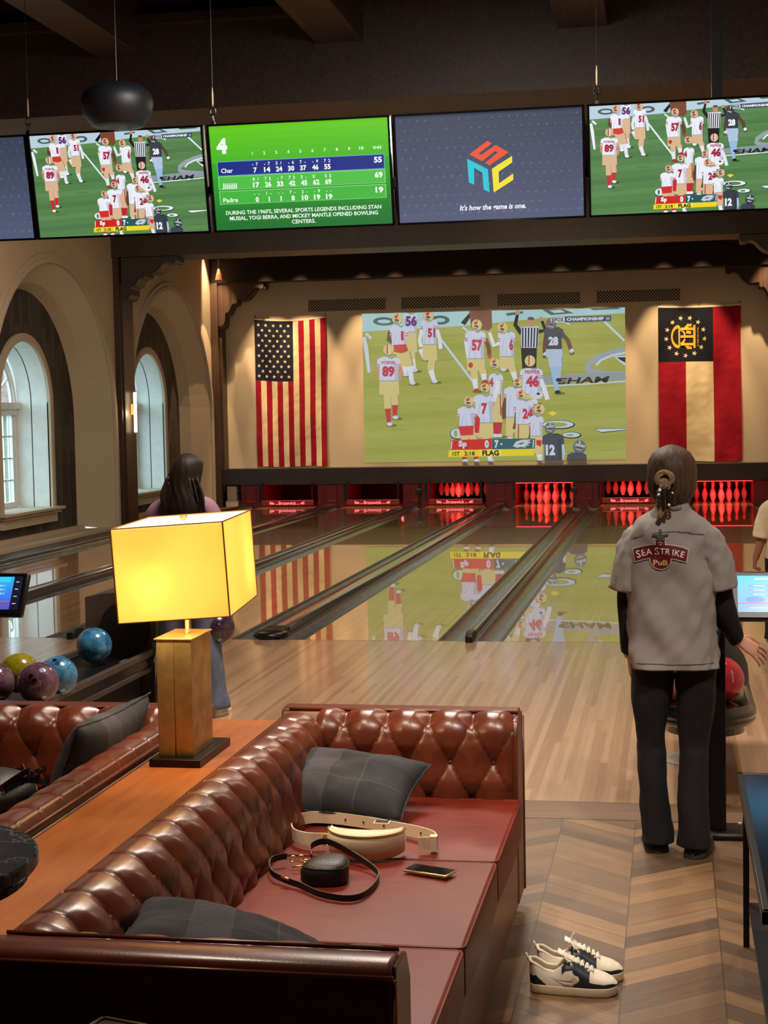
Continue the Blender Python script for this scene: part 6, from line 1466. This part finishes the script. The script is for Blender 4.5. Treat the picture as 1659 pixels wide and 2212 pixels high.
# printed badge on the back
p = Pic(eps=1.5e-4); W_, RD, GO = (206, 194, 176), (104, 26, 34), (214, 180, 130)
def arcp(x, y, k=.9): return (x, y - k * x * x)
for g, c in ((.0035, W_), (0, RD)):
    n = 12; top_ = [arcp(-.110 - g + (.220 + 2 * g) * i / n, .030 + g, 1.7) for i in range(n + 1)]; bo = [arcp(.102 + g - (.204 + 2 * g) * i / n, -.022 - g, 1.7) for i in range(n + 1)]; p.poly(top_ + bo, c)
    p.poly([(.041 * math.cos(a) * (1 + g / .041), -.030 + (.040 + g) * math.sin(a)) for a in [2 * PI * i / 22 for i in range(22)]], c)
    p.ell(0, .036, .019 + g, .018 + g, c)
p.poly([arcp(-.100 + .2 * i / 8, .026, 1.7) for i in range(9)] + [arcp(.096 - .192 * i / 8, -.018, 1.7) for i in range(9)], RD)
for ch, x in zip('SEASTRIKE', (-.089, -.068, -.046, -.014, .008, .030, .050, .068, .088)):
    hh = .030 if ch == 'S' else .024; p.text(ch, x, arcp(x, .004, 1.7)[1], hh, (236, 228, 214), None, .01, rot=-3.2 * x)
p.text('PuB', 0, -.043, .021, GO, .058, .03); p.text('&', 0, -.022, .012, (150, 60, 50), .010)
GR = (60, 62, 48); p.ell(0, .060, .013, .016, GR); p.ell(0, .084, .006, .008, GR)
for s in (-1, 1): p.poly([(s * .008, .070), (s * .030, .074), (s * .034, .066), (s * .022, .064), (s * .010, .058)][::s], GR); p.poly([(s * .008, .056), (s * .020, .050), (s * .016, .042), (s * .006, .048)][::s], GR)
p.line([(-.008, .036), (0, .041), (.008, .036)], .003, GO); p.line([(-.006, .030), (.006, .030)], .003, GO)
p.build('back_badge', lambda u, v, n: back(PX - .049 + u, 1.262 + v, .0068) - YY * n, PM['print'], shirt, cut=.005)
# hair gathered into a clip
HC = Vector((PX - .002, PY + .010, 1.572))
bm = B(); rings = []
for z, rx, ry, oy in ((-.135, .030, .034, -.045), (-.118, .062, .060, -.030), (-.095, .084, .085, -.018), (-.06, .098, .104, -.008), (-.02, .103, .112, 0), (.02, .102, .113, .002), (.055, .094, .106, .003), (.085, .076, .088, .003), (.105, .050, .060, .002), (.117, .022, .028, 0), (.120, .004, .006, 0)):
    ring = []
    for j in range(64):
        a = 2 * PI * j / 64; k = 1 + .010 * math.sin(a * 31 + z * 12) + .012 * math.sin(a * 17 + z * 30) + .02 * mnoise.noise(Vector((math.cos(a) * 4, math.sin(a) * 4, z * 10))); face = max(0, math.sin(a - .35)) ** 3; k -= .16 * face * (1 if z < .05 else 0); ring.append(HC + Vector((rx * k * math.cos(a), oy + ry * k * math.sin(a), z)))
    rings.append(ring)
loft(bm, rings); obj('hair', bm, 'hair_brown', t, smooth=True)
BC = Vector((PX - .030, PY - .115, 1.545)); bm = B(); rnd = random.Random(2)
for i in range(16):
    r = .020 + .011 * (i % 5) / 4; ph = rnd.uniform(-.5, .5); tube(bm, cr([BC + Vector((r * math.cos(a) * 1.15, -.012 + .010 * math.sin(i * 1.7 + a), .012 + r * math.sin(a))) for a in [(-.8 + ph) + i_ * .62 for i_ in range(8)]], 4), .0062, 7)
for i in range(9): x = -.018 + .0045 * i; tube(bm, cr([BC + Vector((x * 1.3, .0, .025)), BC + Vector((x, -.022, -.015)), BC + Vector((x * .8 + .002, -.016, -.055)), BC + Vector((x * .5 - .004, -.020, -.098)), BC + Vector((-.022 + x * .3, -.018, -.140 - .004 * (i % 3)))], 4), [.006] * 12 + [.004] * 4 + [.0015], 6)
obj('bun', bm, hair_mat('light_brown_hair', (92, 70, 50), (166, 132, 100)), t, smooth=True)
bm = B(); CC = BC + Vector((.004, -.022, -.062))
for s in (-1, 1):
    for i in range(4): tube(bm, cr([CC + Vector((s * .006, .004, .030 - .014 * i)), CC + Vector((s * .028, -.008, .030 - .016 * i)), CC + Vector((s * .034, .014, .022 - .016 * i))], 4), .0042, 7)
    limb(bm, [CC + Vector((s * .008, -.004, .038)), CC + Vector((s * .012, -.010, .0)), CC + Vector((s * .008, -.004, -.045))], [.007, .009, .007], 10, 4)
obj('hair_claw', bm, mat('dark_tortoise_clip', (34, 26, 22), .2, var=0), t, smooth=True)
bm = B()
for dx_, dz, r in ((-.024, .030, .0075), (-.028, .012, .006), (.012, -.030, .0065), (.026, .018, .005)): sphere(bm, CC + Vector((dx_, -.014, dz)), r, 10, 8)
obj('clip_pearls', bm, 'pin', t, smooth=True)
shoe(t, PX - .070, PY - .035, .25, .12); shoe(t, PX + .078, PY - .100, .25, -.25)
bm = B(); rp_ = Vector((PX + .262, PY + .085, .878)) + Vector((.80, .10, -.52)).normalized() * .105; tube(bm, [rp_ + Vector((.0, .012 * math.cos(a), .012 * math.sin(a))) for a in [2 * PI * i / 12 for i in range(12)]], .0016, 6, closed=True); obj('ring', bm, 'gold', t)

# girl with long dark hair behind the lamp
QX, QY = -.515, -3.2
t = thing('person', 'long haired girl in lilac top and pale jeans behind the table lamp', 'person', (QX, QY, 0))
bm = B()
limb(bm, [(QX, QY, .80), (QX, QY, .98), (QX, QY, 1.15), (QX, QY, 1.30)], [(.15, .10), (.115, .085), (.14, .09), (.11, .065)], 20); limb(bm, [(QX - .13, QY, 1.295), (QX, QY, 1.325), (QX + .13, QY, 1.295)], [.05, .055, .05]); limb(bm, [(QX, QY, 1.28), (QX, QY + .01, 1.42)], [.052, .048])
limb(bm, [(QX - .08, QY, .84), (QX - .10, QY + .02, .45), (QX - .13, QY + .0, .07)], [.085, .058, .038]); limb(bm, [(QX + .08, QY, .84), (QX + .12, QY, .45), (QX + .150, QY + .02, .07)], [.085, .058, .038])
limb(bm, [(QX - .15, QY, 1.245), (QX - .22, QY + .02, 1.02), (QX - .16, QY + .16, .86)], [.045, .038, .026]); hand(bm, (QX - .16, QY + .16, .86), (.3, .9, -.2), (0, 0, 1), 1, .95)
limb(bm, [(QX + .15, QY, 1.245), (QX + .19, QY + .02, .98), (QX + .175, QY + .02, .745)], [.045, .038, .026]); hand(bm, (QX + .175, QY + .03, .745), (-.02, .15, -1), (-.0, -1, -.1), 1, .95, .25, .45)
headm(bm, (QX + .01, QY + .012, 1.492), .90, -.15); o = obj('body', bm, 'skin', t, smooth=True); fuse(o, .006, 4)
bm = B(); loft(bm, cloth_rings(interp([(QX, QY, .80, .165, .115, 2.3), (QX, QY, .98, .150, .105, 2.3), (QX, QY, 1.13, .165, .108, 2.3), (QX, QY, 1.28, .168, .090, 2.3), (QX, QY, 1.33, .13, .072, 2), (QX, QY, 1.365, .062, .058, 2)], 6), 56, .008, 4), cap=False)
sleeve(bm, [(QX - .10, QY, 1.305), (QX - .19, QY, 1.24), (QX - .25, QY + .03, 1.04), (QX - .17, QY + .15, .87)], [(.055, .065), (.062, .068), (.058, .058), (.04, .04)], 24, .006, 2); sleeve(bm, [(QX + .10, QY, 1.305), (QX + .165, QY, 1.24), (QX + .195, QY + .02, .99), (QX + .178, QY + .02, .78)], [(.055, .065), (.06, .065), (.055, .055), (.038, .038)], 24, .006, 7); obj('top', bm, 'lilac', t, smooth=True, solid=.004)
bm = B(); loft(bm, cloth_rings(interp([(QX - .085, QY, .86, .10, .115, 2.2), (QX - .095, QY, .60, .085, .092, 2), (QX - .115, QY, .35, .078, .082, 2), (QX - .14, QY, .05, .082, .095, 2)], 8), 40, .010, 5)[::-1], cap=False); loft(bm, cloth_rings(interp([(QX + .085, QY, .86, .10, .115, 2.2), (QX + .105, QY, .60, .085, .092, 2), (QX + .128, QY, .35, .080, .084, 2), (QX + .155, QY + .02, .05, .084, .095, 2)], 8), 40, .010, 12)[::-1], cap=False); loft(bm, cloth_rings([(QX, QY, .78, .17, .112, 2.4), (QX, QY, .90, .165, .108, 2.4)], 48, .003), cap=False); obj('jeans', bm, 'denim', t, smooth=True, solid=.004)
shoe(t, QX - .14, QY - .03, .24, .1, 'whitecloth'); shoe(t, QX + .155, QY - .01, .24, -.1, 'whitecloth')
bm = B(); HC = Vector((QX + .008, QY + .005, 1.505)); rings = []
for z, rx, ry, oy in ((-.265, .055, .018, -.110), (-.24, .09, .030, -.105), (-.20, .115, .045, -.09), (-.15, .112, .070, -.06), (-.10, .106, .092, -.03), (-.05, .103, .108, -.008), (0, .103, .113, 0), (.05, .094, .105, .002), (.08, .076, .086, .002), (.10, .050, .058, .0), (.113, .018, .022, 0)):
    ring = []
    for j in range(72):
        a = 2 * PI * j / 72; k = 1 + .035 * math.sin(a * 15 + z * 22) * (1 if z < 0 else .3) + .09 * mnoise.noise(Vector((math.cos(a) * 3, math.sin(a) * 3, z * 12))) * (1 if z < -.05 else .2); face = max(0, math.sin(a)) ** 2; k -= .30 * face * (1 if z < .04 else 0); ring.append(HC + Vector((rx * k * math.cos(a) + .014 * math.sin(z * 24), oy + ry * k * math.sin(a), z)))
    rings.append(ring)
rnd = random.Random(8); loft(bm, rings)
for i in range(60):
    x = rnd.uniform(-.125, .135); z0 = rnd.uniform(-.12, -.02); tube(bm, cr([HC + Vector((x * .75, -.09 + .2 * x * x, z0)), HC + Vector((x * 1.05, -.105, z0 - .09)), HC + Vector((x * 1.12 + rnd.uniform(-.01, .01), -.11, z0 - .16)), HC + Vector((x * 1.15 + rnd.uniform(-.02, .02), -.105, -.24 - rnd.uniform(0, .10)))], 4), [.009] * 8 + [.006] * 4 + [.0015], 5)
obj('hair', bm, 'hair_dark', t, smooth=True)

# bowler at the right edge
SX, SY = 3.285, -.12
t = thing('person', 'bowler in off white t-shirt and black trousers at the right edge', 'person', (SX, SY, 0)); bm = B()
limb(bm, [(SX, SY, .62), (SX, SY, .80), (SX, SY, .96), (SX, SY, 1.08)], [(.14, .10), (.12, .085), (.14, .09), (.11, .065)], 20); limb(bm, [(SX - .12, SY, 1.09), (SX, SY, 1.12), (SX + .12, SY, 1.09)], [.048, .055, .048]); limb(bm, [(SX, SY, 1.12), (SX, SY + .01, 1.25)], [.05, .045])
for s in (-1, 1): limb(bm, [(SX + s * .075, SY, .66), (SX + s * .09, SY + .02, .36), (SX + s * .10, SY, .07)], [.08, .055, .036])
limb(bm, [(SX - .14, SY, 1.08), (SX - .185, SY, .88), (SX - .235, SY, .70), (SX - .245, SY, .675)], [.042, .038, .027, .024]); hand(bm, (SX - .245, SY, .675), (-.1, .1, -1), (-1, -.2, 0), 1, .9, .1, .7)
limb(bm, [(SX + .14, SY, 1.08), (SX + .2, SY + .05, .88), (SX + .16, SY + .18, .76)], [.042, .038, .026]); hand(bm, (SX + .16, SY + .18, .76), (-.3, .9, 0), (0, 0, 1), 1, .9)
headm(bm, (SX, SY + .02, 1.345), .93, .1); o = obj('body', bm, 'skin_tan', t, smooth=True); fuse(o, .007, 4)
bm = B(); loft(bm, cloth_rings(interp([(SX, SY, .56, .170, .13, 2.4), (SX, SY, .74, .160, .12, 2.4), (SX, SY, .93, .158, .112, 2.3), (SX, SY, 1.06, .16, .09, 2.3), (SX, SY, 1.12, .11, .07, 2), (SX, SY, 1.155, .06, .056, 2)], 6), 56, .009, 14), cap=False); sleeve(bm, [(SX - .10, SY, 1.085), (SX - .15, SY, 1.04), (SX - .18, SY, .94), (SX - .20, SY, .835)], [(.055, .065), (.065, .07), (.066, .07), (.066, .072)], 24, .006, 2); sleeve(bm, [(SX + .10, SY, 1.085), (SX + .16, SY, 1.03), (SX + .2, SY + .03, .90)], [(.055, .065), (.065, .07), (.065, .07)], 24, .006, 2); obj('t_shirt', bm, 'whitecloth', t, smooth=True, solid=.004)
bm = B()
for s in (-1, 1): loft(bm, cloth_rings(interp([(SX + s * .08, SY, .68, .098, .11, 2.2), (SX + s * .085, SY, .45, .082, .09, 2), (SX + s * .10, SY, .06, .078, .088, 2)], 8), 36, .008, 5 + s)[::-1], cap=False)
loft(bm, cloth_rings([(SX, SY, .60, .165, .11, 2.4), (SX, SY, .72, .155, .105, 2.4)], 40, .003), cap=False); obj('trousers', bm, 'blackcloth', t, smooth=True, solid=.004)
shoe(t, SX - .105, SY - .03, .24, .2, 'whitecloth'); shoe(t, SX + .10, SY - .03, .24, -.1, 'whitecloth')
bm = B(); sphere(bm, (SX, SY + .005, 1.365), .105, 32, 20, sc_=(.95, 1.05, 1.05)); obj('hair', bm, 'hair_dark', t, smooth=True)
